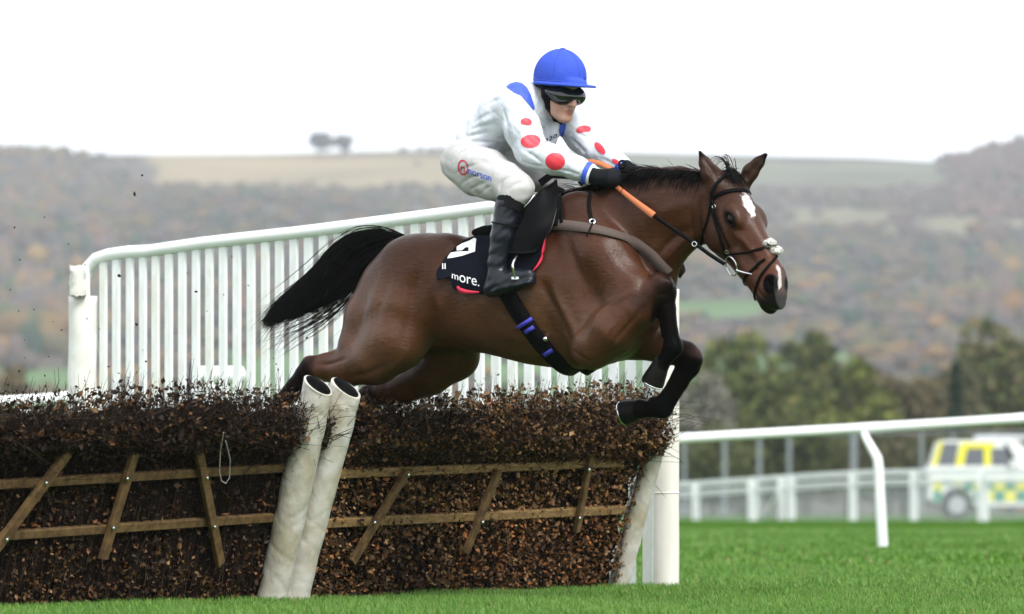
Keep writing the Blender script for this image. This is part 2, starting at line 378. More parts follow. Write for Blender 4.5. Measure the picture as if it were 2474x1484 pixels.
# near hind leg driving off
HF.chain(hc([(1005, 665, .15, 92), (975, 745, .18, 90), (950, 815, .19, 78)]), q=.85, k=.09)
HF.chain(hc([(935, 690, .13, 66), (895, 765, .15, 62), (868, 835, .17, 54)]), q=.9, k=.07)
HF.chain(hc([(960, 820, .205, 74), (905, 868, .195, 62), (840, 893, .175, 42), (788, 892, .165, 31)]), k=.05)
HF.chain(hc([(900, 855, .17, 52), (845, 868, .165, 34), (752, 879, .16, 16), (744, 877, .16, 15)]), k=.04)
HF.chain(hc([(788, 892, .165, 30), (757, 893, .16, 29), (742, 905, .16, 27)]), k=.02)
HF.chain(hc([(744, 900, .16, 27), (715, 932, .155, 23), (672, 982, .15, 21), (640, 1018, .15, 24)]), k=.02)
HF.chain(hc([(640, 1018, .15, 24), (606, 1040, .15, 20), (585, 1062, .15, 24)]), k=.02)
# far hind leg
HF.chain(hc([(1040, 740, -.13, 95), (1085, 830, -.17, 72), (1100, 862, -.18, 54)]), q=.85, k=.08)
HF.chain(hc([(1098, 862, -.18, 58), (1040, 905, -.175, 50), (975, 937, -.17, 36), (930, 948, -.165, 30)]), k=.04)
HF.chain(hc([(930, 948, -.165, 30), (893, 955, -.16, 28), (880, 975, -.16, 26)]), k=.02)
HF.chain(hc([(882, 970, -.16, 26), (850, 1010, -.16, 21), (815, 1060, -.16, 23)]), k=.02)
HF.chain(hc([(815, 1060, -.16, 23), (790, 1080, -.16, 20), (772, 1100, -.16, 23)]), k=.02)
# dock of the tail
HF.chain(hc([(1000, 610, 0, 30), (965, 586, 0, 20), (915, 572, 0, 13)]), k=.05)
# --- head in its own frame: a down the face, r to its right, n out of the forehead
HO = HL(1768, 418, .06)
_aw = Vector((.386, -.436, -.814)).normalized(); _rw = Vector((-.749, -.663, 0)).normalized(); _nw = _rw.cross(_aw).normalized()
if _nw.z < 0: _nw = -_nw
HR = np.array([(HMI.to_3x3() @ x)[:] for x in (_aw, _rw, _nw)]).T        # columns a, r, n
def hp(a, r, n): return HO + HR @ np.array((a, r, n))
HF.loft([(-.02, 0, .055, -.10, -.01), (.05, 0, .080, -.16, .004), (.12, 0, .094, -.225, .012), (.19, 0, .100, -.282, .016), (.26, 0, .092, -.298, .012), (.33, 0, .082, -.268, .006),
         (.41, 0, .072, -.243, .002), (.49, 0, .067, -.222, .0), (.56, 0, .069, -.206, .004), (.62, 0, .074, -.198, .006), (.67, 0, .069, -.180, -.002), (.71, 0, .05, -.14, -.022), (.73, 0, .02, -.11, -.045)],
        org=HO, Rm=HR, k=.05, ex=2.25)
for s in (1, -1):
    HF.ell(hp(.235, (.083 if s > 0 else .074) * s, -.038), (.06, .03, .034), HR, k=.035)                 # brow
    HF.ell(hp(.23, .083 * s, -.19), (.085, .03, .075), HR, k=.04)                  # cheek
    HF.chain([(hp(.27, .075 * s, -.085), .016), (hp(.42, .05 * s, -.075), .012)], k=.03)     # facial crest
    HF.ell(hp(.635, .056 * s, -.035), (.045, .03, .038), HR, k=.022)              # nostril wing
    HF.ell(hp(.632, .086 * s, -.036), (.027, .022, .019), HR, k=.012, cut=True)    # nostril
    HF.ell(hp(.24, .108 * s, -.052), (.026, .02, .017), HR, k=.012, cut=True)      # eye socket
    HF.chain([(hp(.36, .098 * s, -.11), .02), (hp(.50, .09 * s, -.095), .018)], k=.035, cut=True)
    HF.chain([(hp(.60, .080 * s, -.125), .006), (hp(.71, .058 * s, -.105), .005), ], k=.012, cut=True)   # mouth line
    HF.chain([(hp(.04, .055 * s, -.07), .045), (hp(.02, .06 * s, -.14), .05)], k=.06)
HF.ell(hp(.665, 0, -.168), (.045, .045, .03), HR, k=.02)                            # lower lip
HF.chain([(HL(1728, 450, .12), .042), (HL(1716, 420, .125), .046), (HL(1702, 394, .13), .030), (HL(1690, 367, .138), .007)], k=.025)
HF.chain([(HL(1734, 432, .165), .020), (HL(1720, 408, .168), .023), (HL(1702, 384, .155), .010)], k=.012, cut=True)
HF.chain([(HL(1796, 446, .01), .036), (HL(1812, 416, .005), .039), (HL(1832, 393, 0), .026), (HL(1849, 374, 0), .007)], k=.022)
HF.chain([(HL(1806, 428, .045), .016), (HL(1820, 408, .042), .018), (HL(1838, 386, .022), .008)], k=.012, cut=True)
HF.noise(.0028, 9, 3)
HV, HQ = HF.mesh(1); del HF
HB = bvh_of(HV, HQ)
def vnormals(V, Q):
    n = np.cross(V[Q[:, 2]] - V[Q[:, 0]], V[Q[:, 3]] - V[Q[:, 1]]); N = np.zeros_like(V)
    for j in range(4): np.add.at(N, Q[:, j], n)
    return N / (np.linalg.norm(N, axis=1, keepdims=True) + 1e-12)
def stroke(V, N, bvh, path, depth, sig, both=False):         # a muscle ridge (+) or furrow (-) drawn along the skin
    A, _ = hitpath(bvh, path, 24, 0.0); tp = np.sin(np.linspace(0, math.pi, len(A)))
    for s in ((1, -1) if both else (1,)):
        B = A * (1, s, 1); lo = B.min(0) - 3 * sig; hi = B.max(0) + 3 * sig
        ii = np.where(((V > lo) & (V < hi)).all(1))[0]; D = np.linalg.norm(V[ii][:, None] - B[None], axis=2); j = D.argmin(1); d = D[np.arange(len(ii)), j]
        V[ii] += N[ii] * (depth * tp[j] * np.exp(-(d / sig)**2))[:, None]
HN = vnormals(HV, HQ)
for path, dp, sg, bo in (
        ([(1020, 630), (998, 700), (990, 770), (972, 845)], -.020, .030, True), ([(1062, 625), (1052, 700), (1062, 780)], .013, .034, True),
        ([(1092, 640), (1100, 720), (1085, 800)], -.010, .040, True),
        ([(975, 625), (945, 720), (922, 820)], .005, .03, True), ([(952, 640), (918, 735), (893, 830)], -.006, .028, True), ([(925, 650), (890, 750), (862, 838)], .004, .03, True),
        ([(990, 835), (960, 880), (905, 918)], .010, .022, False), ([(935, 880), (880, 905), (820, 912)], -.009, .016, False), ([(840, 865), (800, 878), (765, 882)], -.010, .011, False),
        ([(1300, 668), (1340, 745), (1385, 850)], -.014, .026, True), ([(1328, 690), (1372, 770), (1412, 850)], .013, .026, True),
        ([(1425, 810), (1450, 755), (1500, 722), (1550, 692)], .010, .018, False),
        ([(1470, 842), (1515, 790), (1560, 735)], -.008, .012, False), ([(1400, 560), (1450, 640), (1500, 690)], .006, .045, True), ([(1365, 560), (1395, 650), (1420, 700)], -.008, .026, True),
        ([(1455, 560), (1510, 630), (1562, 665)], -.008, .036, True), ([(1570, 640), (1620, 580), (1672, 545)], -.012, .018, False), ([(1600, 640), (1645, 590), (1690, 560)], .008, .016, False),
        ([(1520, 470), (1600, 452), (1690, 462)], -.008, .022, False), ([(1560, 540), (1630, 500), (1690, 490)], .008, .035, False),
        ([(1695, 470), (1688, 530), (1700, 590)], -.014, .014, False), ([(1180, 800), (1260, 822), (1340, 838)], .006, .03, False), ([(1170, 730), (1230, 760), (1300, 790)], -.005, .03, False),
        ([(1782, 560), (1812, 600), (1842, 628)], .006, .012, False), ([(1790, 585), (1815, 625), (1835, 660)], -.006, .016, False),
        ([(1468, 640), (1455, 690), (1440, 735)], .003, .007, False), ([(1420, 640), (1412, 700), (1425, 745)], .0025, .006, False), ([(1215, 800), (1270, 790), (1320, 800), (1365, 830)], .003, .007, False),
        ([(925, 700), (905, 760), (915, 830)], .003, .007, False), ([(1500, 770), (1470, 800), (1460, 835)], .004, .008, False), ([(1800, 560), (1815, 585), (1820, 620)], .003, .006, False), ([(1770, 560), (1790, 590), (1795, 625)], .0025, .006, False),
        ([(1060, 660), (1110, 690), (1150, 730)], .004, .012, False), ([(1375, 840), (1400, 860), (1440, 880)], -.007, .009, False), ([(1345, 800), (1370, 830), (1390, 868)], -.005, .010, False), ([(1030, 830), (1080, 838), (1130, 846)], .006, .012, False),
        ([(1596, 735), (1602, 780), (1608, 830)], -.005, .006, False), ([(1585, 716), (1600, 712), (1615, 716)], -.006, .007, False)):
    stroke(HV, HN, HB, path, dp, sg, bo)
HB = bvh_of(HV, HQ)
def seg_d(V, A, B):
    A, B = np.array(A), np.array(B); ba = B - A; h = np.clip(((V - A) @ ba) / (ba @ ba), 0, 1); return np.linalg.norm(V - A - h[:, None] * ba, axis=1)
def sm(x, a, b):
    t = np.clip((x - a) / (b - a), 0, 1); return t * t * (3 - 2 * t)
rng = np.random.default_rng(5)
def coat(V):
    bay = np.array((.070, .0258, .0118)); dark = np.array((.0185, .0098, .0068)); tan = np.array((.122, .057, .028)); blk = np.array((.0032, .0029, .0031))
    n = np.zeros(len(V))
    for o in range(8):
        k = rng.normal(size=3) * (4 + 2.5 * o); n += np.sin(V @ k + rng.uniform(0, 6)) / (1 + .4 * o)
    n /= 3
    c = np.tile(bay, (len(V), 1))
    def to(c, col, f): return c * (1 - f[:, None]) + np.array(col) * f[:, None]
    top = np.interp(V[:, 0], [-.8, -.3, .1, .4, .9], [1.68, 1.74, 1.78, 1.95, 2.05])
    c = to(c, dark, .62 * sm(V[:, 2] - top + .06 * n, -.30, .02))                      # darker topline and neck
    c = to(c, tan, .55 * sm(.42 - np.linalg.norm((V - HL(1290, 790, .28)) / (1.5, 1, .8), axis=1) + .05 * n, 0, .3))
    c = to(c, tan, .6 * sm(.32 - np.linalg.norm((V - HL(900, 790, .3)) / (1, 1, 1.3), axis=1) + .04 * n, 0, .25))
    c = to(c, dark, .35 * sm(n, .2, .9))
    ch = V - HO; L = ch @ HR; a, r, q = L[:, 0], L[:, 1], L[:, 2]
    head = (a > -.03) & (np.abs(r) < .2) & (a < .8) & (V[:, 0] > HL(1690, 500, .05)[0]) & (q > -.33)
    c = np.where((head & (a > .3) & (q > -.20))[:, None], to(c, (.085, .025, .010), .65 * sm(a, .3, .5) * sm(.66 - a, 0, .08)), c)
    # black points: knees down, hocks down, muzzle
    for A, B, rad in ((HL(1572, 706, .19), HL(1600, 690, .18), .085), (HL(1606, 704, .18), HL(1624, 842, .165), .10), (HL(1624, 842, .165), HL(1590, 890, .155), .11),
                      (HL(1655, 856, -.18), HL(1664, 886, -.18), .085), (HL(1662, 884, -.18), HL(1598, 984, -.18), .10), (HL(1598, 984, -.18), HL(1530, 990, -.18), .11),
                      (HL(765, 885, .16), HL(742, 900, .16), .068), (HL(742, 900, .16), HL(640, 1018, .15), .09), (HL(640, 1018, .15), HL(585, 1062, .15), .12),
                      (HL(905, 955, -.16), HL(882, 975, -.16), .075), (HL(882, 970, -.16), HL(815, 1060, -.16), .09), (HL(815, 1060, -.16), HL(772, 1100, -.16), .12)):
        c = to(c, blk, .97 * sm(rad - seg_d(V, A, B) + .008 * n, 0, .03))
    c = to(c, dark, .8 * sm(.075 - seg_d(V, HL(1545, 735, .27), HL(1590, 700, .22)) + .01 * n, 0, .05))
    for s in (1, -1):
        e = np.linalg.norm((L - np.array((.637, .075 * s, -.037))) / (1.2, 1, 1), axis=1); c = np.where(head[:, None], to(c, blk, sm(.056 - e, 0, .02)), c)
        e = np.linalg.norm((L - np.array((.24, .1 * s, -.052))) / (1.35, 1, 1), axis=1); c = np.where(head[:, None], to(c, (.012, .009, .008), sm(.047 - e, 0, .02)), c)
    c = np.where(head[:, None], to(c, (.016, .013, .012), sm(a + .35 * (-.08 - q) + .006 * n, .635, .685)), c)
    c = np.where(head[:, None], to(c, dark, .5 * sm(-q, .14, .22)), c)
    # star and snip
    n2 = np.sin(a * 190 + 3 * np.sin(r * 150)) * np.sin(r * 210 + 2) + .6 * np.sin(a * 90 + r * 130)
    st = np.sqrt(((r - .010 - .10 * (a - .2)) / (.030 - .13 * np.clip(a - .19, 0, .16)))**2 + ((a - .205) / .072)**2) + .16 * n2
    c = np.where((head & (q > -.06))[:, None], to(c, (.80, .78, .76), sm(1.15 - st, 0, .4)), c)
    sn = np.sqrt(((r - .012 + .05 * (a - .6)) / (.012 + .10 * np.clip(a - .56, 0, .1)))**2 + ((a - .61) / .062)**2) + .14 * n2
    c = np.where((head & (q > -.05))[:, None], to(c, (.70, .62, .60), sm(1.15 - sn, 0, .4)), c)
    for b in (HL(1690, 369, .138), HL(1848, 376, 0)):
        c = to(c, blk, .9 * sm(.055 - np.linalg.norm(V - b, axis=1), 0, .04))
    for A, B in ((HL(1722, 424, .18), HL(1700, 383, .17)), (HL(1806, 424, .055), HL(1838, 388, .03))):
        c = to(c, (.03, .02, .016), .8 * sm(.03 - seg_d(V, A, B), 0, .02))
    return np.clip(c * (1 + .10 * n[:, None]), 0, 1)
M['coat'] = mat('bay_coat', rough=.35, attr=True, var=(.72, .68, .66), scale=70, detail=8, mapping=(.35, 1, 1), bump=.5, bscale=120, bdist=.0045, bstretch=(.22, 1, .7), sheen=0, spec=.17)
_t = M['coat'].node_tree; _bw = _t.nodes.new('ShaderNodeRGBToBW'); _mu = _t.nodes.new('ShaderNodeMath'); _mu.operation = 'MULTIPLY'; _mu.use_clamp = True; _mu.inputs[1].default_value = 6.0
_t.links.new(_t.nodes['Color Attribute'].outputs[0] if 'Color Attribute' in _t.nodes else [x for x in _t.nodes if x.type == 'VERTEX_COLOR'][0].outputs[0], _bw.inputs[0]); _t.links.new(_bw.outputs[0], _mu.inputs[0]); _t.links.new(_mu.outputs[0], _t.nodes['Principled BSDF'].inputs['Specular IOR Level'])
M['hair'] = mat('black_hair', (.005, .0045, .0045), .5, spec=.05)
horse = empty('racehorse', HM, label='dark bay racehorse leaping the hurdle with a white star and folded forelegs', cat='horse')
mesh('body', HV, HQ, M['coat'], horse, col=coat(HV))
# eyes
M['eye'] = mat('eye', (.003, .002, .0015), .06, spec=.22)
def ball(c, r, n=16, m=10, sc=(1, 1, 1), Rm=None):
    Rm = np.eye(3) if Rm is None else Rm; V = []; Fa = []
    for j in range(m + 1):
        ph = math.pi * j / m
        for i in range(n):
            th = 2 * math.pi * i / n; V.append(np.array(c) + Rm @ (np.array((math.sin(ph) * math.cos(th), math.sin(ph) * math.sin(th), math.cos(ph))) * r * np.array(sc)))
    for j in range(m):
        for i in range(n): Fa.append((j * n + i, (j + 1) * n + i, (j + 1) * n + (i + 1) % n, j * n + (i + 1) % n))
    return V, Fa
for s in (1, -1):
    V, Fa = ball(hp(.24, .096 * s, -.052), .026, sc=(1.1, .8, .85), Rm=HR); mesh('eye', V, Fa, M['eye'], horse)
# hooves with racing plates
M['hoof'] = mat('hoof_horn', (.006, .0055, .0055), .5, var=(.012, .011, .010), scale=30, spec=.08)
def hoof(A, B, ra, rb):
    A, B = np.array(A), np.array(B); d = (B - A) / np.linalg.norm(B - A); o = MB()
    x = Vector(d); pts = [Vector(A), Vector(A + (B - A) * .3), Vector(A + (B - A) * .92), Vector(B)]
    o.tube(pts, [ra * .92, ra * 1.05, rb, rb * .97], 18); h = o.build('hoof', M['hoof'], horse)
    g = MB(); g.ring(Vector(B) + x * .004, x, rb * .84, rb * .13, 22, 6); g.build('horseshoe', M['steel'], h)
hoof(HL(1600, 872, .155), HL(1575, 926, .15), .042, .056)
hoof(HL(1552, 985, -.18), HL(1506, 998, -.18), .046, .062)
hoof(HL(592, 1056, .15), HL(566, 1088, .15), .042, .058)
hoof(HL(778, 1094, -.16), HL(757, 1128, -.16), .042, .058)
# tail: thousands of hairs streaming behind
def strands(n, top, bot, wmin, off0, off1, rad, seed, seg=16, wild=.02, lmin=.55):
    g = np.random.default_rng(seed); T = catmull(top, 40); B = catmull(bot, 40); out = []
    nl = 34; lq = g.uniform(0, 1, nl); lo_ = g.uniform(-1, 1, nl); ll = g.uniform(lmin + .1, 1.0, nl)
    for i in range(n):
        K = g.integers(nl); q = np.clip(lq[K] + g.normal() * .035, 0, 1); L = np.clip(ll[K] + g.normal() * .07, lmin, 1.0); st = g.uniform(0, .4) ** 1.5 if g.uniform() < .6 else 0
        s_ = np.linspace(st, min(1.0, st + L), seg); x = np.stack([np.interp(s_ * 39, np.arange(40), T[:, j]) * (1 - q) + np.interp(s_ * 39, np.arange(40), B[:, j]) * q for j in (0, 1)], 1)
        o = off0 + (off1 - off0) * (lo_[K] + g.normal() * .15) * np.linspace(.5, 1, seg)
        p = np.array([HL(a, b, c) for (a, b), c in zip(x, o)])
        ph = g.uniform(0, 6.3, 3); am = g.normal(size=3) * wild
        ww = np.linspace(0, 1, seg)[:, None]; p += am * ww**1.7 + .35 * wild * np.sin(ww * g.uniform(3, 8) + ph) * ww
        p[:, 2] -= abs(g.normal()) * wild * 1.6 * ww[:, 0]**2
        out.append(p)
    rr = rad * np.interp(np.linspace(0, 1, seg), [0, .2, .75, 1], [1, 1, .8, .15])[None, :] * g.uniform(.6, 1.2, (n, 1))
    return tubes(np.array(out), rr, 3)
ttop = [(992, 584), (945, 563), (895, 556), (845, 567), (797, 602), (752, 650), (702, 698), (662, 736), (634, 772)]
tbot = [(985, 604), (948, 602), (906, 632), (874, 664), (836, 702), (792, 732), (745, 750), (695, 766), (645, 786)]
V1, Q1 = strands(1500, ttop, tbot, 0, .0, .055, .0030, 11, wild=.010, lmin=.38)
V2, Q2 = strands(230, [(a, b - 8) for a, b in ttop], [(a, b + 26) for a, b in tbot], 0, .0, .09, .0017, 12, wild=.042, lmin=.6)
mesh('tail', np.vstack([V1, V2]), np.vstack([Q1, Q2 + len(V1)]), M['hair'], horse)
# mane: short dark hair along the crest, blown back
def mane(n, crest, seed, length, drop, back, lift, rad, seg=8):
    g = np.random.default_rng(seed); C = catmull(crest, 60); out = []
    for i in range(n):
        q = g.uniform(0, 59); u, v, o = [np.interp(q, np.arange(60), C[:, j]) for j in range(3)]
        p0 = HL(u, v, o + g.normal() * .012); L = length * g.uniform(.5, 1.2); t = np.linspace(0, 1, seg)[:, None]
        d = np.array((-back * g.uniform(.6, 1.3), -drop * g.uniform(.3, 1.2), 0)); d = d / 1
        side = np.array((0, g.choice([-1, -1, 1]) , 0)) * .085 * g.uniform(.1, 1.1)
        p = p0 + L * t * np.array((-back, 0, lift * g.uniform(.2, 1.0))) + side * t**.8 + np.array((0, 0, -1)) * L * drop * t**2 * g.uniform(.6, 1.2) + g.normal(size=3) * .012 * t**2
        out.append(p)
    return tubes(np.array(out), rad * np.interp(np.linspace(0, 1, seg), [0, .6, 1], [1, .9, .15])[None, :] * g.uniform(.6, 1.3, (n, 1)), 3)
crest = [(1352, 478, 0), (1400, 462, 0), (1470, 436, .0), (1540, 416, .015), (1610, 412, .035), (1680, 416, .05), (1722, 422, .06)]
V1, Q1 = mane(5200, crest, 3, .13, 1.0, .40, .30, .0036)
V2, Q2 = mane(160, crest, 4, .12, .25, .9, .55, .0014)
mesh('mane', np.vstack([V1, V2]), np.vstack([Q1, Q2 + len(V1)]), M['hair'], horse)
g = np.random.default_rng(9); out = []
for i in range(180):
    p0 = hp(g.uniform(-.03, .05), g.normal() * .022, .0); wild = i < 16; t = np.linspace(0, 1, 9)[:, None]
    e = np.array(hp(*((.055 + g.normal() * .025, g.normal() * .03 + .015, .022)))) if not wild else p0 + np.array((-.055 + g.normal() * .03, g.normal() * .03, .045 + g.normal() * .02))
    out.append(p0 * (1 - t) + e * t + np.array((0, 0, .05 if wild else .012)) * 4 * t * (1 - t))
V, Q = tubes(np.array(out), .0022 * np.interp(np.linspace(0, 1, 9), [0, .6, 1], [1, .9, .15])[None, :], 3)
mesh('forelock', V, Q, M['hair'], horse)
# ------------------------------------------------------------------ ground
def gz(x, y):                                # gently rolling course
    x = np.asarray(x, float); y = np.asarray(y, float)
    far = np.interp(y, [-60, 20, 45, 100, 140, 200, 320, 520], [0, 0, 0, -.22, -.36, -.5, -1.2, -3])
    return far + .0035 * np.clip(y - 60, 0, 60) / 60 * np.clip(x, -40, 40) + .02 * np.sin(x * .9 + 1) * np.sin(y * .55) * np.clip((y + 4) / 10, 0, 1)
ys = np.concatenate([np.linspace(-60, -6, 10), np.linspace(-5.5, 30, 90), np.linspace(31, 160, 80), np.geomspace(165, 640, 40)])
xs = np.concatenate([-np.geomspace(400, 8, 22), np.linspace(-7, 7, 57), np.geomspace(8, 400, 22)])
X, Y = np.meshgrid(xs, ys, indexing='ij'); Vg = np.stack([X, Y, gz(X, Y)], -1).reshape(-1, 3)
nx, ny = X.shape; i, j = np.meshgrid(np.arange(nx - 1), np.arange(ny - 1), indexing='ij'); b0 = (i * ny + j).ravel()
Qg = np.stack([b0, b0 + ny, b0 + ny + 1, b0 + 1], 1)
M['turf'] = mat('turf', (.052, .120, .013), .85, var=(.034, .085, .010), scale=2.2, detail=9, bump=.7, bscale=24, bdist=.05, spec=0.0)
tag(mesh('ground', Vg, Qg, M['turf']), kind='structure')
# grass blades over the near turf
def blades(n, x0, x1, y0, y1, h0, h1, wd, seed, keep=None):
    g = np.random.default_rng(seed); x = g.uniform(x0, x1, n); y = g.uniform(y0, y1, n)
    if keep is not None: m = keep(x, y, g); x, y = x[m], y[m]; n = len(x)
    z = gz(x, y) - .004; pn = np.sin(x * 5.1 + 2 * np.sin(y * 2.3)) * np.sin(y * 3.7 + x) * .5 + .5
    h = g.uniform(h0, h1, n) * (.65 + .6 * pn); th = g.uniform(0, 6.283, n); lean = g.normal(0, .45, n); lt = g.uniform(0, 6.283, n)
    bx, by = np.cos(th) * wd / 2, np.sin(th) * wd / 2; B = np.stack([x, y, z], 1)
    tip = B + np.stack([np.cos(lt) * lean * h, np.sin(lt) * lean * h, h], 1); mid = B + np.stack([np.cos(lt) * lean * h * .3, np.sin(lt) * lean * h * .3, h * .55], 1)
    s = np.stack([bx, by, 0 * bx], 1)
    V = np.stack([B - s, B + s, mid + s * .7, tip, mid - s * .7], 1).reshape(-1, 3)
    i = np.arange(n)[:, None] * 5; T = np.concatenate([i + np.array([[0, 1, 2]]), i + np.array([[0, 2, 4]]), i + np.array([[4, 2, 3]])], 1).reshape(-1, 3)
    mixv = np.clip(pn * .6 + g.normal(0, .25, n) + .1, 0, 1)[:, None]; c = np.array((.078, .185, .024)) * (1 - mixv) + np.array((.135, .26, .042)) * mixv
    dry = g.uniform(size=n) < .035; c[dry] = (.22, .19, .08)
    return V, T, np.repeat(c, 5, 0)
parts = [blades(170000, -3.4, 3.6, -3.4, 3.2, .016, .040, .0045, 1), blades(70000, -2.0, 5.0, 3.2, 14, .018, .042, .008, 2, lambda x, y, g: g.uniform(size=len(x)) < np.interp(y, [3, 14], [1, .5])),
         blades(60000, -3, 12.0, 14, 60, .022, .045, .018, 3, lambda x, y, g: x > -1 + y * .02)]
V, T, C, n0 = [], [], [], 0
for a, b, c in parts: V.append(a); T.append(b + n0); C.append(c); n0 += len(a)
M['blade'] = mat('grass_blade', rough=.55, attr=True, spec=.3)
tag(mesh('grass_blades', np.vstack(V), np.vstack(T), M['blade'], smooth=False, col=np.vstack(C)), 'short bright green turf grass on the racecourse', 'grass', kind='stuff')

# ------------------------------------------------------------------ the far hillside
def ridge_v(u):
    return np.interp(u, [-3200, -900, -300, 0, 200, 600, 900, 1200, 1500, 1900, 2100, 2250, 2330, 2400, 2473, 2800, 3500, 5700], [375, 368, 362, 366, 374, 371, 364, 358, 368, 380, 382, 390, 372, 358, 348, 334, 344, 358])
def hill_z(x, y):
    d = y + CD; u = UC + x * F / d; top = (VH - ridge_v(u)) / F
    s = np.clip((d - 480) / (3000 - 480), 0, 1.25)
    e = np.interp(s, [0, .02, .12, .3, .55, .8, 1.0, 1.25], [-.20, -.10, .004, .31, .60, .83, 1.0, .98])
    bumps = .03 * np.sin(x * .011 + y * .004) + .022 * np.sin(x * .023 - y * .007 + 2) + .012 * np.sin(x * .05 + y * .013)
    return CZ + d * top * (e + bumps * np.clip(s * 4, 0, 1) * np.clip((1.02 - s) * 4, 0, 1))
dd = np.concatenate([np.linspace(440, 1000, 44), np.linspace(1015, 3100, 130), np.linspace(3150, 3900, 12)]); uu = np.linspace(-3200, 5700, 360)
U_, D_ = np.meshgrid(uu, dd, indexing='ij'); X = (U_ - UC) * D_ / F; Y = D_ - CD; Vh = np.stack([X, Y, hill_z(X, Y)], -1).reshape(-1, 3)
nx, ny = X.shape; i, j = np.meshgrid(np.arange(nx - 1), np.arange(ny - 1), indexing='ij'); b0 = (i * ny + j).ravel()
Qh = np.stack([b0, b0 + ny, b0 + ny + 1, b0 + 1], 1)
def nz2(x, y, s, seed):
    g = np.random.default_rng(seed); n = np.zeros(np.shape(x))
    for o in range(9):
        k = g.normal(size=2) * s * (1 + .5 * o); n = n + np.sin(x * k[0] + y * k[1] + g.uniform(0, 6)) / (1 + .4 * o)
    return n / 2.2
def open_field(x, y):                         # pasture (1) or wood (0), from place on the hill
    d = y + CD; u = UC + x * F / d; z = hill_z(x, y); v = VH - (z - CZ) * F / d; n = 12 * nz2(x, y, .012, 4)
    f = np.zeros(np.shape(x))
    for u0, u1, va, vb in ((380, 1650, 372, 448), (1330, 2260, 384, 440), (1900, 2160, 500, 556), (2240, 2473, 525, 560), (-2200, 170, 875, 960), (1640, 1900, 735, 775), (1150, 2100, 860, 1178), (2000, 2400, 690, 712), (500, 1000, 850, 960), (-3000, 5600, 1090, 1180)):
        sl = np.interp(u, [u0, u1], [0, 22]) if va == 372 else 0
        f = np.maximum(f, ((u + 3 * n > u0) & (u + 3 * n < u1) & (v + n > va + .0 * sl) & (v + n - sl < vb)).astype(float))
    return f, u, v
fo, _u, _v = open_field(Vh[:, 0], Vh[:, 1])
hcol = np.where(fo[:, None] > .5, np.where((_v < 470)[:, None], np.where((_u < 1250)[:, None], np.array((.25, .19, .11)), np.array((.125, .125, .08))), np.where((_v > 640)[:, None], np.array((.085, .15, .05)), np.array((.16, .14, .085)))), np.array((.085, .065, .05)))
hcol = hcol * (1 + .18 * nz2(Vh[:, 0], Vh[:, 1], .02, 6))[:, None]
M['hill'] = mat('hill_ground', rough=.95, attr=True, var=(.75, .78, .72), scale=.012, detail=8, spec=.1)
tag(mesh('hillside', Vh, Qh, M['hill'], col=np.clip(hcol, 0, 1)), kind='structure')
# woods over the hill: one mass of crowns
def ico(sub=1):
    bm = bmesh.new(); bmesh.ops.create_icosphere(bm, subdivisions=sub, radius=1); V = np.array([v.co[:] for v in bm.verts]); T = np.array([[x.index for x in f.verts] for f in bm.faces]); bm.free(); return V, T
IV, IT = ico(1)
def wood(n, seed):
    g = np.random.default_rng(seed); d = 560 + (3060 - 560) * g.uniform(size=n)**.62; u = g.uniform(-2400, 4900, n); x = (u - UC) * d / F; y = d - CD
    fo, u, v = open_field(x, y); thin = nz2(x, y, .006, 8)
    keep = (fo < .5) | (g.uniform(size=n) < .03); keep &= (d[:] < 2760) | (u < 330 - 150 * g.uniform(size=n)) | (u > 2235 + 60 * g.uniform(size=n)) | ((u > 960) & (u < 1260) & (g.uniform(size=n) < .25)); keep &= (thin > -.9) | (g.uniform(size=n) < .5); x, y, u, v = x[keep], y[keep], u[keep], v[keep]; n = len(x)
    r = g.uniform(2.2, 4.6, n) * np.interp(y, [500, 1200, 3000], [.8, .9, 1.05]); z = hill_z(x, y)
    z += r * .55; far_ = np.interp(y, [2200, 2700], [1, .6]); r = r * far_; z = hill_z(x, y) + r * .5; h = r * g.uniform(.9, 1.3, n) * np.interp(u, [150, 340, 2230, 2400], [1, .45, .35, 1])
    con = g.uniform(size=n) < .05; h[con] *= 1.7; r[con] *= .6
    dsp = 1 + g.uniform(-.2, .2, (n, len(IV)))
    V = IV[None] * dsp[:, :, None] * np.stack([r, r, h], 1)[:, None] + np.stack([x, y, z], 1)[:, None]
    pal = np.array([(.115, .085, .072), (.145, .098, .06), (.19, .105, .042), (.115, .10, .046), (.085, .072, .074), (.20, .125, .045), (.075, .088, .042), (.13, .085, .072)])
    warm = nz2(x, y, .004, 9); w_ = np.clip((v - 420) / 250, 0, 1)
    pi = np.where(g.uniform(size=n) < .55 - .25 * warm, g.choice([0, 4, 7, 0, 3], n), g.choice([1, 2, 3, 5, 6], n))
    c = pal[pi] * .78 * g.uniform(.82, 1.18, (n, 1)) * np.clip(1 + .22 * nz2(x, y, .006, 14), .6, 1.5)[:, None] * np.interp(v, [350, 620], [.92, 1.0])[:, None]; red = (u > 2150) & (v < 560); c[red] = np.array((.11, .068, .055)) * g.uniform(.7, 1.3, (red.sum(), 1)); c[con] = np.array((.028, .048, .030)) * g.uniform(.8, 1.2, (con.sum(), 1))
    c = np.repeat(c, len(IV), 0) * g.uniform(.88, 1.12, (n * len(IV), 1))
    T = (IT[None] + (np.arange(n) * len(IV))[:, None, None]).reshape(-1, 3)
    return V.reshape(-1, 3), T, c
M['wood_far'] = mat('far_woods', rough=.95, attr=True, spec=.05)
V, T, C = wood(22000, 21)
tag(mesh('hill_woodland', V, T, M['wood_far'], smooth=False, col=np.clip(C, 0, 1)), 'bare autumn woodland covering the distant hillside', 'woodland', kind='stuff')

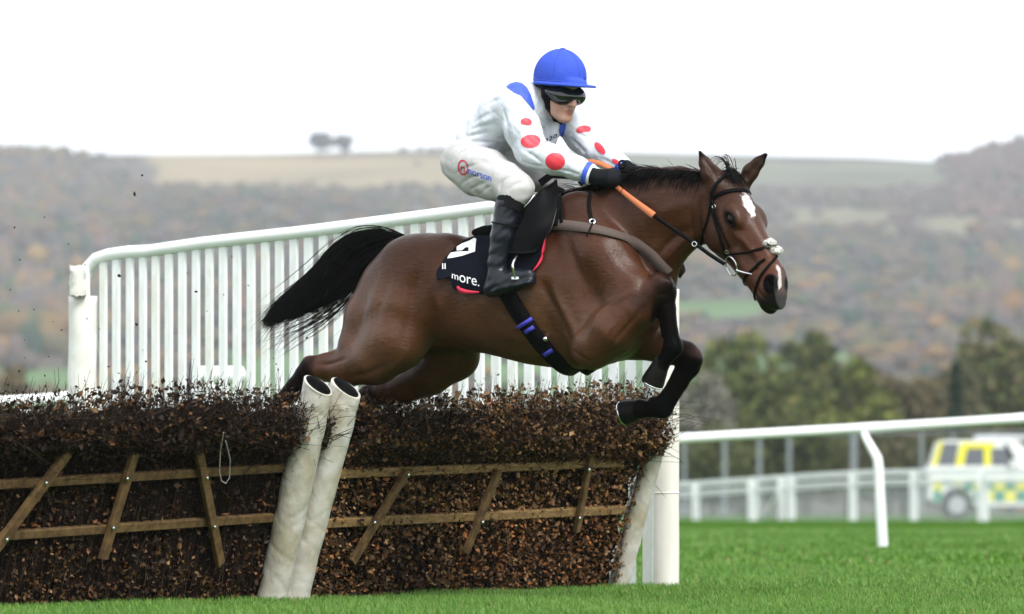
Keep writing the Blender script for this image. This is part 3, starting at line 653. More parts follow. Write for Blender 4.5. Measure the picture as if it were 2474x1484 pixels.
# ------------------------------------------------------------------ trees
M['leaf'] = mat('tree_leaf', rough=.7, attr=True, spec=.2)
M['bark'] = mat('bark', (.07, .055, .045), .9, var=(.04, .033, .028), scale=4)
def tree(name, label, u, vb, vt, wpx, d, cols, seed, n=2600, lift=.12, cat='tree', group=None, shape='round', leaf=.2, dens=1.0):
    g = np.random.default_rng(seed); y = d - CD; x = (u - UC) * d / F; zt = CZ + (VH - vt) * d / F
    zb = float(gz(x, y)) if d < 500 else float(hill_z(np.array(x), np.array(y))); H = zt - zb; W = wpx * d / F / 2
    root = empty(name, loc=(x, y, zb), label=label, cat=cat, group=group)
    tr = MB(); tr.tube([(0, 0, -.2), (.02 * H, 0, .3 * H), (0, .01 * H, .6 * H), (0, 0, .9 * H)], [.028 * H, .022 * H, .012 * H, .003 * H], 8)
    for k in range(7):
        a = g.uniform(0, 6.28); z0 = H * g.uniform(.2, .6); z1 = z0 + H * g.uniform(.15, .3); rr = W * g.uniform(.4, .8)
        tr.tube([(0, 0, z0), (math.cos(a) * rr * .5, math.sin(a) * rr * .5, (z0 + z1) / 2 + .02 * H), (math.cos(a) * rr, math.sin(a) * rr, z1)], [.01 * H, .007 * H, .003 * H], 6)
    tr.build('trunk', M['bark'], root)
    if shape == 'cone':
        t = g.uniform(0, 1, n)**.75; rad = W * (1 - .96 * t)**.9 * g.uniform(.3, 1, n)**.5 * (.75 + .25 * np.sin(t * 40)); a = g.uniform(0, 6.28, n)
        C = np.stack([rad * np.cos(a), rad * np.sin(a), H * (.05 + .95 * t)], 1)
    else:
        nc = 26; cc = g.normal(size=(nc, 3)); cc /= np.linalg.norm(cc, axis=1, keepdims=True); cc *= (g.uniform(.25, 1, nc)**.5)[:, None]
        if shape == 'umbrella': cc[:, 2] = .55 * np.abs(cc[:, 2]) + .2
        cz = H * (lift + (1 - lift) / 2); cr = g.uniform(.2, .42, nc)
        k = g.integers(0, nc, n); q = g.normal(size=(n, 3)); q /= np.linalg.norm(q, axis=1, keepdims=True); q *= (g.uniform(.3, 1, n)**.4)[:, None] * cr[k][:, None]
        C = (cc[k] * .72 + q) * np.array((W, W, H * (1 - lift) / 2)) + np.array((0, 0, cz)); C = C[C[:, 2] > .02 * H]; C = C[C[:, 2] < H * 1.01]
        k = k[:len(C)]
    V, T = leafset(C, leaf * H / 9 * g.uniform(.6, 1.3, len(C)), g)
    cl = np.array(cols)[g.integers(0, len(cols), len(C))] * g.uniform(.6, 1.35, (len(C), 1)); mesh('crown', V, T, M['leaf'], root, smooth=False, col=np.repeat(cl, 4, 0))
    return root
OL = [(.095, .115, .026), (.075, .10, .026), (.12, .115, .032)]; DK = [(.05, .068, .022), (.062, .064, .026)]; YL = [(.18, .185, .035), (.13, .15, .032)]; BR = [(.125, .095, .045), (.10, .085, .042)]
GT = 'trees behind the far fence'
for a in (('pale grey bare bushy willow standing beside the padded wing post', 1686, 1150, 905, 150, 262, [(.20, .19, .15), (.15, .145, .115)], 31, 2200),
          ('olive leaved round tree next to the pale grey willow', 1790, 1150, 800, 230, 300, OL, 32, 3400),
          ('tall dark green tree at the middle of the tree belt', 1945, 1150, 790, 200, 310, DK + OL, 33, 3400),
          ('bright yellow green tree leaning over the mesh fence', 2050, 1150, 850, 190, 285, YL + OL, 34, 3200),
          ('brown thinning tree between the yellow green tree and conifer', 2180, 1150, 880, 210, 300, BR, 35, 3000),
          ('tall brown green tree behind the ambulance', 2440, 1150, 775, 250, 330, BR + OL, 37, 3600),
          ('grey green tree filling the gap beside the conifer', 2300, 1150, 890, 190, 318, DK + BR, 43, 3000),
          ('low olive shrub under the running rail beside the grey fence posts', 1880, 1160, 985, 230, 265, OL + DK, 38, 2400),
          ('low brown hedge shrub left of the ambulance', 2150, 1160, 1010, 260, 262, BR + DK, 39, 2400),
          ('dark hedge shrub directly behind the ambulance roof', 2390, 1160, 1000, 260, 255, DK, 40, 2600),
          ('olive shrub at the foot of the willow', 1720, 1165, 1010, 170, 250, DK + OL, 41, 2000)):
    tree('shrub' if 'shrub' in a[0] else 'broadleaf_tree', a[0], a[1], a[2], a[3] - 12, a[4] * 1.55, *a[5:8], n=int(a[8] * 1.6), lift=.02 if 'shrub' in a[0] else .06, group=GT, leaf=.27, cat='shrub' if 'shrub' in a[0] else 'tree')
tree('conifer', 'narrow dark conifer rising above the running rail', 2308, 1150, 880, 95, 290, [(.016, .034, .018), (.022, .042, .02)], 36, n=2600, shape='cone', leaf=.25, group=GT)
tree('round_bush', 'round orange brown bush in the green field beyond the hurdle', 38, 1000, 866, 130, 470, [(.16, .105, .045), (.11, .085, .04)], 42, n=1800, lift=.0, leaf=.35)
for k, (u, vt, wd, lab) in enumerate(((772, 312, 72, 'larger windswept tree on the bare ridge skyline'), (826, 320, 66, 'smaller windswept tree on the bare ridge skyline'))):
    tree('ridge_tree', lab, u, 365, vt, wd, 2960, [(.07, .075, .06), (.06, .06, .055)], 50 + k, n=2600, lift=.22, leaf=.5, group='trees on the ridge skyline')
# ------------------------------------------------------------------ haze: the damp air of the valley
bm = bmesh.new(); bmesh.ops.create_cube(bm, size=1); me = bpy.data.meshes.new('haze')
for v in bm.verts: v.co = Vector((v.co.x * 2900, v.co.y * 4200 + 2000, v.co.z * 300 + 128))
bm.to_mesh(me); bm.free(); hz = bpy.data.objects.new('haze', me); COL.objects.link(hz); hz['kind'] = 'stuff'
hm = bpy.data.materials.new('haze_air'); hm.use_nodes = True; t = hm.node_tree; t.nodes.remove(t.nodes['Principled BSDF'])
pv = t.nodes.new('ShaderNodeVolumePrincipled'); pv.inputs['Density'].default_value = .000135; pv.inputs['Color'].default_value = (.86, .92, 1.0, 1); pv.inputs['Anisotropy'].default_value = .1
t.links.new(pv.outputs[0], t.nodes['Material Output'].inputs['Volume']); me.materials.append(hm)
# ------------------------------------------------------------------ the hurdle: two leaning panels of birch and beech
HB0 = Vector((-1.107, .35, 0)); HE = Vector((.5, .866, 0)); HLN = Vector((.285, -.165, 1.03)); HN_ = HE.cross(HLN).normalized()
if HN_.y > 0: HN_ = -HN_                       # out of the landing side, towards us
def hpl(u, v, n=0.0):                          # picture point on the panel's face
    return on_plane(u, v, HB0 + HN_ * n, HN_)
def pq(p, h, n): return np.array(HB0)[None] + p[:, None] * np.array(HE) + h[:, None] * np.array(HLN) + n[:, None] * np.array(HN_)
M['birch'] = mat('birch_twig', rough=.9, attr=True, spec=.03)
M['beech'] = mat('beech_leaf', rough=.5, attr=True, spec=.18)
def brush(p0, p1, seed, reddish, topf, parent, leaf_n, twig_n, tone, lowf, prou):
    g = np.random.default_rng(seed); L = p1 - p0
    def top(p): return np.interp(p, [x[0] for x in topf], [x[1] for x in topf]) + .012 * np.sin(p * 23 + seed) + .009 * np.sin(p * 51)
    def front(h): return np.interp(h, [0, .3, .58, .665, .73, .80, .9, 1.05], [.03, .005, -.005, .015, .085, .125, .10, .02])
    def back(h): return np.interp(h, [0, .5, .7, 1.05], [-.16, -.14, -.19, -.12])
    # dark packed core
    ps = np.linspace(p0 + .02, p1 - .02, 60); hs = np.linspace(-.02, .93, 26); V, Q = [], []
    for sgn, fn in ((1, front), (-1, back)):
        PP, HH = np.meshgrid(ps, hs, indexing='ij'); HH = HH * (top(PP) - .03) / .95; NN = fn(HH) - sgn * .045 + g.normal(0, .012, PP.shape); NN[:, -1] = -.03
        Vv = pq(PP.ravel(), HH.ravel(), NN.ravel()); n0 = sum(map(len, V)); i, j = np.meshgrid(np.arange(59), np.arange(25), indexing='ij'); b = (i * 26 + j).ravel() + n0
        V.append(Vv); Q.append(np.stack([b, b + 26, b + 27, b + 1], 1))
    nb = sum(map(len, V)); Cc = np.tile(np.array((.008, .0055, .0045)), (nb, 1)); Vt = np.vstack(V); Qt = np.vstack(Q); tri = np.concatenate([Qt[:, :3], Qt[:, [0, 2, 3]]])
    # upright birch twigs of the lower part, sprawling ones on top
    n = twig_n; p = g.uniform(p0, p1, n); h0 = g.uniform(-.02, .62, n); ln = g.uniform(.12, .42, n); low = g.uniform(size=n) < lowf
    h0[~low] = g.uniform(.60, .97, (~low).sum()) * top(p[~low]) ; ln[~low] *= .42
    dirp = np.where(low, g.normal(0, .16, n), g.normal(0, .9, n)); dirh = np.where(low, 1, g.normal(.55, .55, n)); dirn = np.where(low, g.normal(0, .05, n), g.normal(.25, .5, n))
    nn = front(h0) - g.uniform(0, .05, n); t = np.linspace(0, 1, 5)[None]
    cv = g.normal(0, .06, (n, 1)); pp = p[:, None] + ln[:, None] * dirp[:, None] * t + cv * t**2 * ln[:, None] * 3; pp = np.clip(pp, p0 - .04, p1 + .05); hh = h0[:, None] + ln[:, None] * dirh[:, None] * t
    mx_ = top(p)[:, None] + np.where(g.uniform(size=(n, 1)) < .12, .075, .02) * g.uniform(.3, 1, (n, 1)); hh = np.minimum(hh, mx_ - .02 + .02 * t)
    nv = np.where(low[:, None], front(hh) - g.uniform(-.006, .035, (n, 1)), nn[:, None] + ln[:, None] * dirn[:, None] * t)
    W = pq(pp.ravel(), hh.ravel(), nv.ravel()).reshape(n, 5, 3); tv, tq = tubes(W, g.uniform(.0010, .0026, (n, 1)) * np.linspace(1, .45, 5)[None], 3)
    tc = np.array([(.020, .013, .010), (.012, .008, .007), (.042, .027, .018), (.075, .058, .042)])[g.choice(4, n, p=[.42, .36, .17, .05])]
    tt = np.concatenate([tq[:, :3], tq[:, [0, 2, 3]]])
    # upright sprigs along the ragged top
    n2 = int(L * 150); p = g.uniform(p0, p1, n2); b = np.stack([p, top(p) - .05, g.uniform(-.13, .10, n2)], 1); e = b + np.stack([g.normal(0, .03, n2), g.uniform(.04, .17, n2)**1.0, g.normal(0, .04, n2)], 1)
    tl = np.linspace(0, 1, 4)[None, :, None]; W = b[:, None] * (1 - tl) + e[:, None] * tl; W[:, 1:3] += g.normal(0, .005, (n2, 2, 3)); W = pq(*W.reshape(-1, 3).T).reshape(n2, 4, 3)
    sv, sq = tubes(W, .0016 * np.linspace(1, .5, 4)[None], 3); st = np.concatenate([sq[:, :3], sq[:, [0, 2, 3]]])
    V1 = np.vstack([Vt, tv, sv]); T1 = np.vstack([tri, tt + nb, st + nb + len(tv)]); C1 = np.vstack([Cc, np.repeat(tc, 15, 0), np.tile((.02, .014, .012), (len(sv), 1))])
    # leaves
    n = leaf_n; p = g.uniform(p0, p1, n); up = g.uniform(size=n) < .40; h = np.where(up, .655 + g.uniform(0, 1, n)**.85 * (top(p) - .63), g.uniform(0, .70, n)); h[up] += g.normal(0, .012, up.sum())
    clump = nz2(p * 6, h * 6, 1.4, seed + 3); keep = (clump + g.normal(0, .6, n) > -.75) | up; p, h, up = p[keep], h[keep], up[keep]; n = len(p)
    dep = np.where(g.uniform(size=n) < .7, g.uniform(-.012, .035, n), g.uniform(.03, .09, n)); nv = front(h) - dep; lo_ = h < .64; nv[lo_] += prou
    tp = (h > top(p) - .06); nv[tp] = g.uniform(-.14, .12, tp.sum()); bk = g.uniform(size=n) < .10; nv[bk] = back(h[bk]) + g.uniform(-.01, .03, bk.sum())
    lv, lt = leafset(pq(p, h, nv), np.where(g.uniform(size=n) < .12, g.uniform(.015, .024, n), g.uniform(.006, .015, n)), g, up=np.array(HN_) * .3, aspect=.62)
    pal = np.array([(.050, .027, .013), (.100, .049, .019), (.165, .080, .030), (.24, .088, .026), (.26, .155, .062), (.026, .016, .009), (.25, .12, .055)])
    red = reddish(p, h); w0 = np.array([.24, .22, .11, .05, .03, .33, .02]); w1 = np.array([.17, .25, .23, .16, .05, .10, .04])
    cum0, cum1 = np.cumsum(w0), np.cumsum(w1); q = g.uniform(size=n)[:, None]; k = ((q > cum0) * (1 - red[:, None]) + (q > cum1) * red[:, None]); k = np.clip(np.round(k.sum(1)).astype(int), 0, 6)
    lc = np.repeat(pal[k] * g.uniform(.5, 1.25, (n, 1)) * tone * np.clip(1 + .35 * nz2(p * 5, h * 5, 1.6, seed + 9), .35, 1.8)[:, None] * np.where(up, .78, 1.08)[:, None], 4, 0)
    o = mesh('birch_brush', V1, T1, M['birch'], parent, smooth=False, col=C1); o['kind'] = 'stuff'
    o = mesh('beech_leaves', lv, lt, M['beech'], parent, smooth=False, col=np.clip(lc, 0, 1)); o['kind'] = 'stuff'
hl = empty('hurdle', loc=HB0 + HE * -3.3, label='dark birch hurdle panel whose timber rails run into the paired white pads', cat='hurdle', group='hurdle panels')
hr = empty('hurdle', loc=HB0, label='russet beech leaved hurdle panel between the paired pads and the wing post', cat='hurdle', group='hurdle panels')
def child(o, par):                               # meshes are made in world places; keep them there under their thing
    o.parent = par; o.matrix_parent_inverse = par.matrix_world.inverted() if par.type == 'MESH' and par.parent is None else Matrix.Translation(-Vector(par.location)) if par.parent is None else Matrix.Identity(4); return o
W0 = {}
def wchild(mb, name, m, par, **k):
    o = mb.build(name, m, None, **k); o.parent = par; o.matrix_parent_inverse = Matrix.Translation(-par.location) if par.type == 'EMPTY' else Matrix.Identity(4); return o
n0 = len(bpy.data.objects)
brush(-3.35, -.10, 61, lambda p, h: np.clip(.15 + .4 * (h < .3) * (np.sin(p * 5) > .2), 0, 1), [(-3.4, .87), (-2.6, .875), (-2.1, .90), (-1.75, .95), (-1.62, .895), (-1.5, .93), (-1.2, .965), (-.95, .96), (-.85, .915), (-.75, .905), (-.6, .935), (-.3, .945), (-.08, .92)], hl, 21000, 5600, .72, .58, .006)
brush(.15, 3.27, 62, lambda p, h: np.clip(.30 + .75 * np.exp(-((p - 2.35) / .6)**2) * (h < .45) + .35 * (p > 1.2), 0, 1), [(.1, .91), (.4, .925), (.7, .915), (.9, .935), (1.2, .925), (1.4, .945), (1.9, .965), (2.2, .96), (2.45, .99), (2.8, 1.02), (3.1, 1.01), (3.27, .95)], hr, 32000, 3600, 1.12, .40, .022)
for o in (hl, hr):
    for c in o.children: c.matrix_parent_inverse = Matrix.Translation(-o.location)
def railbar(a, b, par, wd=.042, m='wood'):
    o = MB(); A, B = hpl(*a, .012), hpl(*b, .012); o.beam(A, B, HLN, wd, .034); return wchild(o, 'rail', M[m], par)
railbar((-260, 1186), (705, 1128), hl, m='wood2'); railbar((-260, 1312), (655, 1250), hl, m='wood2')
railbar((800, 1145), (1500, 1117), hr, .044); railbar((775, 1264), (1505, 1231), hr, .046)
def batten(a, b, bolts, par, wd=.050):
    o = MB(); A, B = hpl(*a, .045), hpl(*b, .045); o.beam(A, B, HE, wd, .026); bt = wchild(o, 'batten', M['wood2'], par)
    for q in bolts:
        c = hpl(*q, .060); k = MB(); k.tube([c, c + HN_ * .006, c + HN_ * .011], [.011, .011, .006], 8); wchild(k, 'bolt', M['steel'], bt)
        k = [x for x in bpy.data.objects if x.parent == bt][-1]; k.matrix_parent_inverse = Matrix.Identity(4)
batten((165, 1092), (-30, 1352), [(110, 1167), (15, 1304)], hl, .056); batten((325, 1095), (248, 1350), [(306, 1157), (272, 1276)], hl, .056); batten((476, 1072), (532, 1362), [(499, 1155), (517, 1273)], hl, .052)
batten((982, 1140), (850, 1358), [(985, 1148), (903, 1263)], hr, .05); batten((1204, 1138), (1124, 1335), [(1164, 1262)], hr, .048); batten((1428, 1095), (1392, 1285), [(1421, 1135), (1398, 1252)], hr, .044)
# padded uprights: vinyl sleeves over pipes, open at the top
def pad(bu, bv, tu, tv, r, n, par, lab=None):
    A, B = hpl(bu, bv, n), hpl(tu, tv, n); d = (B - A).normalized(); g = np.random.default_rng(int(bu)); A = A - d * .03
    N = 32; V = []; S = 110; ref = HN_ - d * HN_.dot(d); ref.normalize(); e2 = d.cross(ref)
    for i in range(S + 1):
        t = i / S; c = A.lerp(B, t); rr = r * (1 + .03 * math.sin(t * 7 + bu) + .10 * max(0, 1 - t * 14))
        for k in range(N):
            th = 2 * math.pi * k / N; wr = 1 + .012 * math.sin(th * 3 + t * 15) - .055 * (1 - abs(math.sin(th * 1.0 + t * 17 + 1.3 * math.sin(t * 11 + bu))))**5 * (.4 + .6 * math.sin(t * 9 + th + bu)**2) - .05 * (1 - abs(math.sin(th * 1.5 - t * 13 + 1.7 * math.sin(t * 7))))**6 * math.sin(t * 13 + 2)**2 + .02 * math.sin(th * 2 - t * 34) * math.sin(t * 5)
            V.append(c + (ref * math.cos(th) + e2 * math.sin(th)) * rr * wr - d * math.cos(th) * r * .36 * max(0, (t - .88) / .12))
    Fa = [(i * N + k, i * N + (k + 1) % N, (i + 1) * N + (k + 1) % N, (i + 1) * N + k) for i in range(S) for k in range(N)]
    m = len(V)                                   # rolled lip and the dark bore
    for q, (rr, dz) in enumerate(((1.0, .006), (.86, .008), (.80, -.01), (.78, -.16))):
        V += [B + d * dz + (ref * math.cos(2 * math.pi * k / N) + e2 * math.sin(2 * math.pi * k / N)) * r * rr - d * math.cos(2 * math.pi * k / N) * r * .36 * (1 if q < 3 else .4) for k in range(N)]
    for q in range(4):
        b0 = S * N + N * q
        Fa += [(b0 + k, b0 + (k + 1) % N, b0 + N + (k + 1) % N, b0 + N + k) for k in range(N)]
    Fa.append(tuple(range(len(V) - N, len(V)))); mi = [0] * (S * N + N * 2) + [1] * (N * 2 + 1)
    o = mesh('padded_upright', V, Fa, [M['vinyl'], M['rubber']], None, midx=mi); o.parent = par; o.matrix_parent_inverse = Matrix.Translation(-par.location)
    if lab: o['label'] = lab
    return o
pad(657, 1446, 768, 934, .076, .075, hl, 'dirty cream padded sleeve of the left panel'); pad(706, 1446, 835, 940, .079, .075, hr)
pad(1489, 1428, 1588, 1055, .056, .02, hr)
# cable ties and the loose loop of baling twine
k = MB(); k.tube([hpl(540, 1045, .14), hpl(532, 1090, .10), hpl(530, 1140, .09), hpl(535, 1162, .09), hpl(545, 1168, .09), hpl(554, 1155, .09), hpl(556, 1110, .10), hpl(545, 1065, .13)], .0028, 6)
wchild(k, 'twine_loop', mat('twine', (.45, .42, .38), .8), hl)
k = MB(); c0 = hpl(668, 1165, -.06); k.beam(hpl(655, 1190, -.10), hpl(672, 1135, -.10), HE, .022, .004); wchild(k, 'warning_tape', mat('red_tape', (.6, .03, .05), .5), hl)
k = MB(); k.tube([hpl(640, 1345, -.05), hpl(655, 1265, -.05)], .035, 12); k.tube([hpl(655, 1240, -.05), hpl(685, 1140, -.05)], .045, 12); wchild(k, 'post_foot', M['white'], hl)
# ------------------------------------------------------------------ the wing: tall white paling fence beside the hurdle
WA, WB = P(1609, 1420, 3.45), P(203, 1360, 6.2); WA.z = WB.z = 0; WD = (WB - WA).normalized(); WN = Vector((WD.y, -WD.x, 0))
if WN.y > 0: WN = -WN
def wp(u, v, n=0.0): return on_plane(u, v, WA + WN * n, WN)
wing = empty('hurdle_wing', loc=WA, label='tall white slatted wing fence sloping down away from the hurdle', cat='fence')
M['slat_moss'] = mat('slat_mossy', (.84, .86, .86), .45, var=(.72, .73, .66), scale=5, mapping=(2, 2, 1.2))
edges = [(252, 617), (345, 598), (495, 576), (742, 549), (989, 517), (1197, 489), (1400, 463), (1540, 444)]
rp = [wp(u, v) for u, v in ((200, 712), (202, 680), (213, 646), (232, 626), (262, 616), (310, 609))] + [wp(u, np.interp(u, [e[0] for e in edges], [e[1] for e in edges]) + 11) for u in range(360, 1541, 60)] + [wp(u, v) for u, v in ((1572, 450), (1596, 468), (1608, 505), (1609, 560))]
k = MB(); k.tube(rp, .037, 16); wchild(k, 'top_rail', M['white'], wing)
su = [250, 281, 314, 345.5, 376, 408, 440.5, 473.5, 506, 539, 572.5, 606.5, 641, 675, 710, 745, 781, 817, 853, 890, 927, 965, 1003, 1041.5, 1080, 1119, 1158.5]
while su[-1] < 1530: su.append(su[-1] + 39.5 + (su[-1] - 1150) * .006)
lower = 0.0
for q, u in enumerate(su):
    vt = np.interp(u, [e[0] for e in edges], [e[1] for e in edges]) + 16; T = wp(u, vt, 0); B = Vector((T.x, T.y, 0.02)); pitch = (su[q + 1] - u) if q + 1 < len(su) else 41
    wd = pitch * .67 * (T.y + CD) / F
    s = MB(); s.beam(B, T, WD, wd, .022); s.beam(B + WD * wd * .32 + WN * -.012, T + WD * wd * .32 + WN * -.012, WD, wd * .3, .03)
    wchild(s, 'slat', M['slat'] if q % 4 else M['slat_moss'], wing)
for z in (.16, .80):
    s = MB(); s.beam(Vector((WA.x, WA.y, z)) - WN * .045, Vector((WB.x, WB.y, z)) - WN * .045, (0, 0, 1), .05, .03); wchild(s, 'back_rail', M['slat'], wing) if z > .5 else None
def wpost(u, top_v, pad_v, r, rpad, Y, m):
    b = P(u, 1400, Y); T = P(u, top_v, Y).z; pz = P(u, pad_v, Y).z; s = MB()
    s.tube([(b.x, b.y, -.03), (b.x, b.y, T - .01), (b.x, b.y, T)], [r, r, r * .8], 18); o = wchild(s, 'post', M['white'], wing)
    g = np.random.default_rng(int(u)); N, S = 22, 40; V = []
    for i in range(S + 1):
        z = -.02 + (pz + .02) * i / S
        for k in range(N):
            th = 2 * math.pi * k / N; wv = 1 + (.03 if m == 'vinyl_white' else .006) * (math.sin(th * 3 + z * 9) + .7 * math.sin(th * 5 - z * 17)); V.append((b.x + math.cos(th) * rpad * wv, b.y + math.sin(th) * rpad * wv, z))
    Fa = [(i * N + k, i * N + (k + 1) % N, (i + 1) * N + (k + 1) % N, (i + 1) * N + k) for i in range(S) for k in range(N)] + [tuple(S * N + k for k in range(N))]
    q = mesh('post_padding', V, Fa, M[m], None); q.parent = wing; q.matrix_parent_inverse = Matrix.Translation(-wing.location)
    return q
wpost(1609, 470, 699, .042, .0695, 3.35, 'cream'); wpost(200, 648, 716, .042, .083, 6.15, 'vinyl_white')
k = MB(); b = P(1609, 1190, 3.35); k.ring((b.x, b.y, P(1609, 1191, 3.35).z), (0, 0, 1), .0695, .0035, 28, 6); wchild(k, 'strap', M['cream'], wing)
V = []; g = np.random.default_rng(3); N = 16; bx = P(188, 1400, 6.05)                    # bunched plastic tied on top of the far post
for i in range(9):
    z = P(0, 716 - i * 9, 6.05).z
    V += [(bx.x + math.cos(2 * math.pi * k / N) * (.045 + .008 * math.sin(k * 2.1 + i)) + g.normal() * .003, bx.y + math.sin(2 * math.pi * k / N) * .045 + g.normal() * .003, z + g.normal() * .006) for k in range(N)]
Fa = [(i * N + k, i * N + (k + 1) % N, (i + 1) * N + (k + 1) % N, (i + 1) * N + k) for i in range(8) for k in range(N)] + [tuple(8 * N + k for k in range(N))]
q = mesh('bunched_wrap', V, Fa, M['vinyl_white'], None); q.parent = wing; q.matrix_parent_inverse = Matrix.Translation(-wing.location)

# ------------------------------------------------------------------ running rails
def rail(name, label, pts, r, posts, Y, group='white running rails'):
    root = empty(name, loc=pts[0], label=label, cat='rail', group=group); k = MB(); k.tube(pts, r, 16)
    wchild(k, 'rail_tube', M['white'], root)
    for q_ in range(1, len(pts) - 1, 2):                          # sleeves where two lengths join
        if len(pts) > 6: a_, d_ = Vector(pts[q_]), (Vector(pts[q_ + 1]) - Vector(pts[q_])).normalized(); k = MB(); k.tube([a_ - d_ * .11, a_ + d_ * .11], (r if not isinstance(r, list) else max(r)) * 1.06, 16); wchild(k, 'joint_sleeve', M['white'], root)
    for pp, rr in posts:
        k = MB(); k.tube(pp, rr, 12); wchild(k, 'post', M['white'], root)
    return root
def rl(u, v, Y): return P(u, v, Y)
Yr = 26.5
pts = [rl(500, 1130, 26.6), rl(1000, 1100, 26.6), rl(1450, 1071, 26.6), rl(1640, 1060, Yr), rl(1850, 1048, Yr), rl(2100, 1034, Yr), rl(2300, 1022, Yr), rl(2473, 1011, Yr), rl(2800, 985, 26.2), rl(3300, 945, 26.0)]
pst = [rl(2084, 1042, Yr), rl(2093, 1062, Yr - .05), rl(2108, 1088, Yr - .1), rl(2119, 1108, Yr - .12), rl(2122, 1135, Yr - .12), rl(2126, 1220, Yr - .12), rl(2132, 1320, Yr - .12)]
gp = 360 / 1.0
rail('running_rail', 'white running rail on a swan necked post across the open grass', pts, .0455, [(pst, [.034, .038, .042, .045, .046, .047, .048])] + [([p + Vector((2.6 * k_, .0, .115 * k_)) for p in pst], .046) for k_ in (-1, 1)], Yr)
Yl = 9.0
rail('running_rail', 'white rail end with a rounded cap showing over the birch at the wing post', [rl(-320, 988, Yl), rl(-60, 977, Yl), rl(120, 966, Yl), rl(222, 957, Yl), rl(236, 957, Yl), rl(244, 957, Yl)], [.043, .043, .043, .046, .040, .015],
     [([rl(60, 970, Yl), rl(58, 1180, Yl), rl(58, 1395, Yl)], .04), ([rl(232, 958, Yl), rl(236, 1180, Yl), rl(236, 1395, Yl)], .04)], Yl)
Y2 = 10.5
rail('rail_stub', 'short white rail piece with a cut end behind the wing slats', [rl(474, 906, Y2), rl(530, 906, Y2), rl(580, 906, Y2), rl(588, 906, Y2), rl(594, 906, Y2)], [.058, .058, .058, .052, .02],
     [([rl(484, 900, Y2), rl(484, 1390, Y2)], .03), ([rl(511, 900, Y2), rl(511, 1390, Y2)], .03), ([rl(543, 900, Y2), rl(543, 1390, Y2)], .03)], Y2)

# ------------------------------------------------------------------ low white fence with a bar infill, 130 m away
def fp(u, v):                                  # on the fence line
    d = np.interp(u, [700, 1500, 2473, 3600], [186, 168, 146, 121]); return P(u, v, d - CD)
fence = empty('barred_fence', loc=fp(1500, 1270), label='low white fence with thin grey bars and broad posts before the ambulance', cat='fence')
tv = lambda u: np.interp(u, [700, 1500, 1640, 1980, 2130, 2473, 2900], [1195, 1172, 1166, 1143, 1135, 1134, 1132]); bv = lambda u: np.interp(u, [700, 1500, 1640, 2473, 2900], [1285, 1272, 1268, 1252, 1248])
for o0, wd, nm in ((6, .13, 'top_rail'), (25, .07, 'rail'), (34, .05, 'rail')):
    for i in range(700, 3600, 100):
        k = MB(); k.beam(fp(i, tv(i) + o0), fp(i + 100, tv(i + 100) + o0), (0, 0, 1), wd, .06); wchild(k, nm, M['white'], fence)
for u in (800, 950, 1100, 1250, 1400, 1560, 1680, 1818, 1888, 1912, 2060, 2207, 2374, 2560, 2740, 2920, 3100, 3280, 3460):
    wdp = {1818: .24, 2374: .27, 1912: .19}.get(u, .2); k = MB(); k.beam(fp(u, bv(u) + 8), fp(u, tv(u) + 6) - Vector((0, .07, 0)), (1, 0, 0), wdp, .10); wchild(k, 'post', M['white'], fence)
k = MB(); k.beam(fp(1842, 1258), fp(1884, 1182), (1, 0, 0), .09, .05); wchild(k, 'brace', M['white'], fence)
k = MB()
for u in np.arange(705, 3590, 6.4):
    k.beam(fp(u, bv(u) + 4), fp(u, tv(u) + 28), (1, 0, 0), .020, .02)
M['greybar'] = mat('galvanised', (.55, .59, .60), .5, spec=.3)
wchild(k, 'bar_infill', M['greybar'], fence, smooth=False)['kind'] = 'stuff'
M['greypost'] = mat('grey_post', (.20, .225, .24), .6, spec=.2)
tall = empty('post_fence', loc=P(1650, 1170, 190), label='tall thin grey metal post fence under the tree belt', cat='fence')
for u, wp_ in ((1653, 12), (1750, 15), (1834, 14), (1906, 14), (2062, 22), (2226, 13), (2300, 10), (2400, 12)):
    k = MB(); b = P(u, 1180, 190); k.beam((b.x, b.y, -.6), (b.x, b.y, P(u, 1052 - (u - 1650) * .012, 190).z), (1, 0, 0), wp_ * 160 / F, .10); wchild(k, 'post', M['greypost'], tall)
for v in (1053,):
    k = MB(); k.tube([P(1560, v + 2, 190), P(2480, v - 10, 190)], .03, 6); wchild(k, 'wire', M['greypost'], tall)

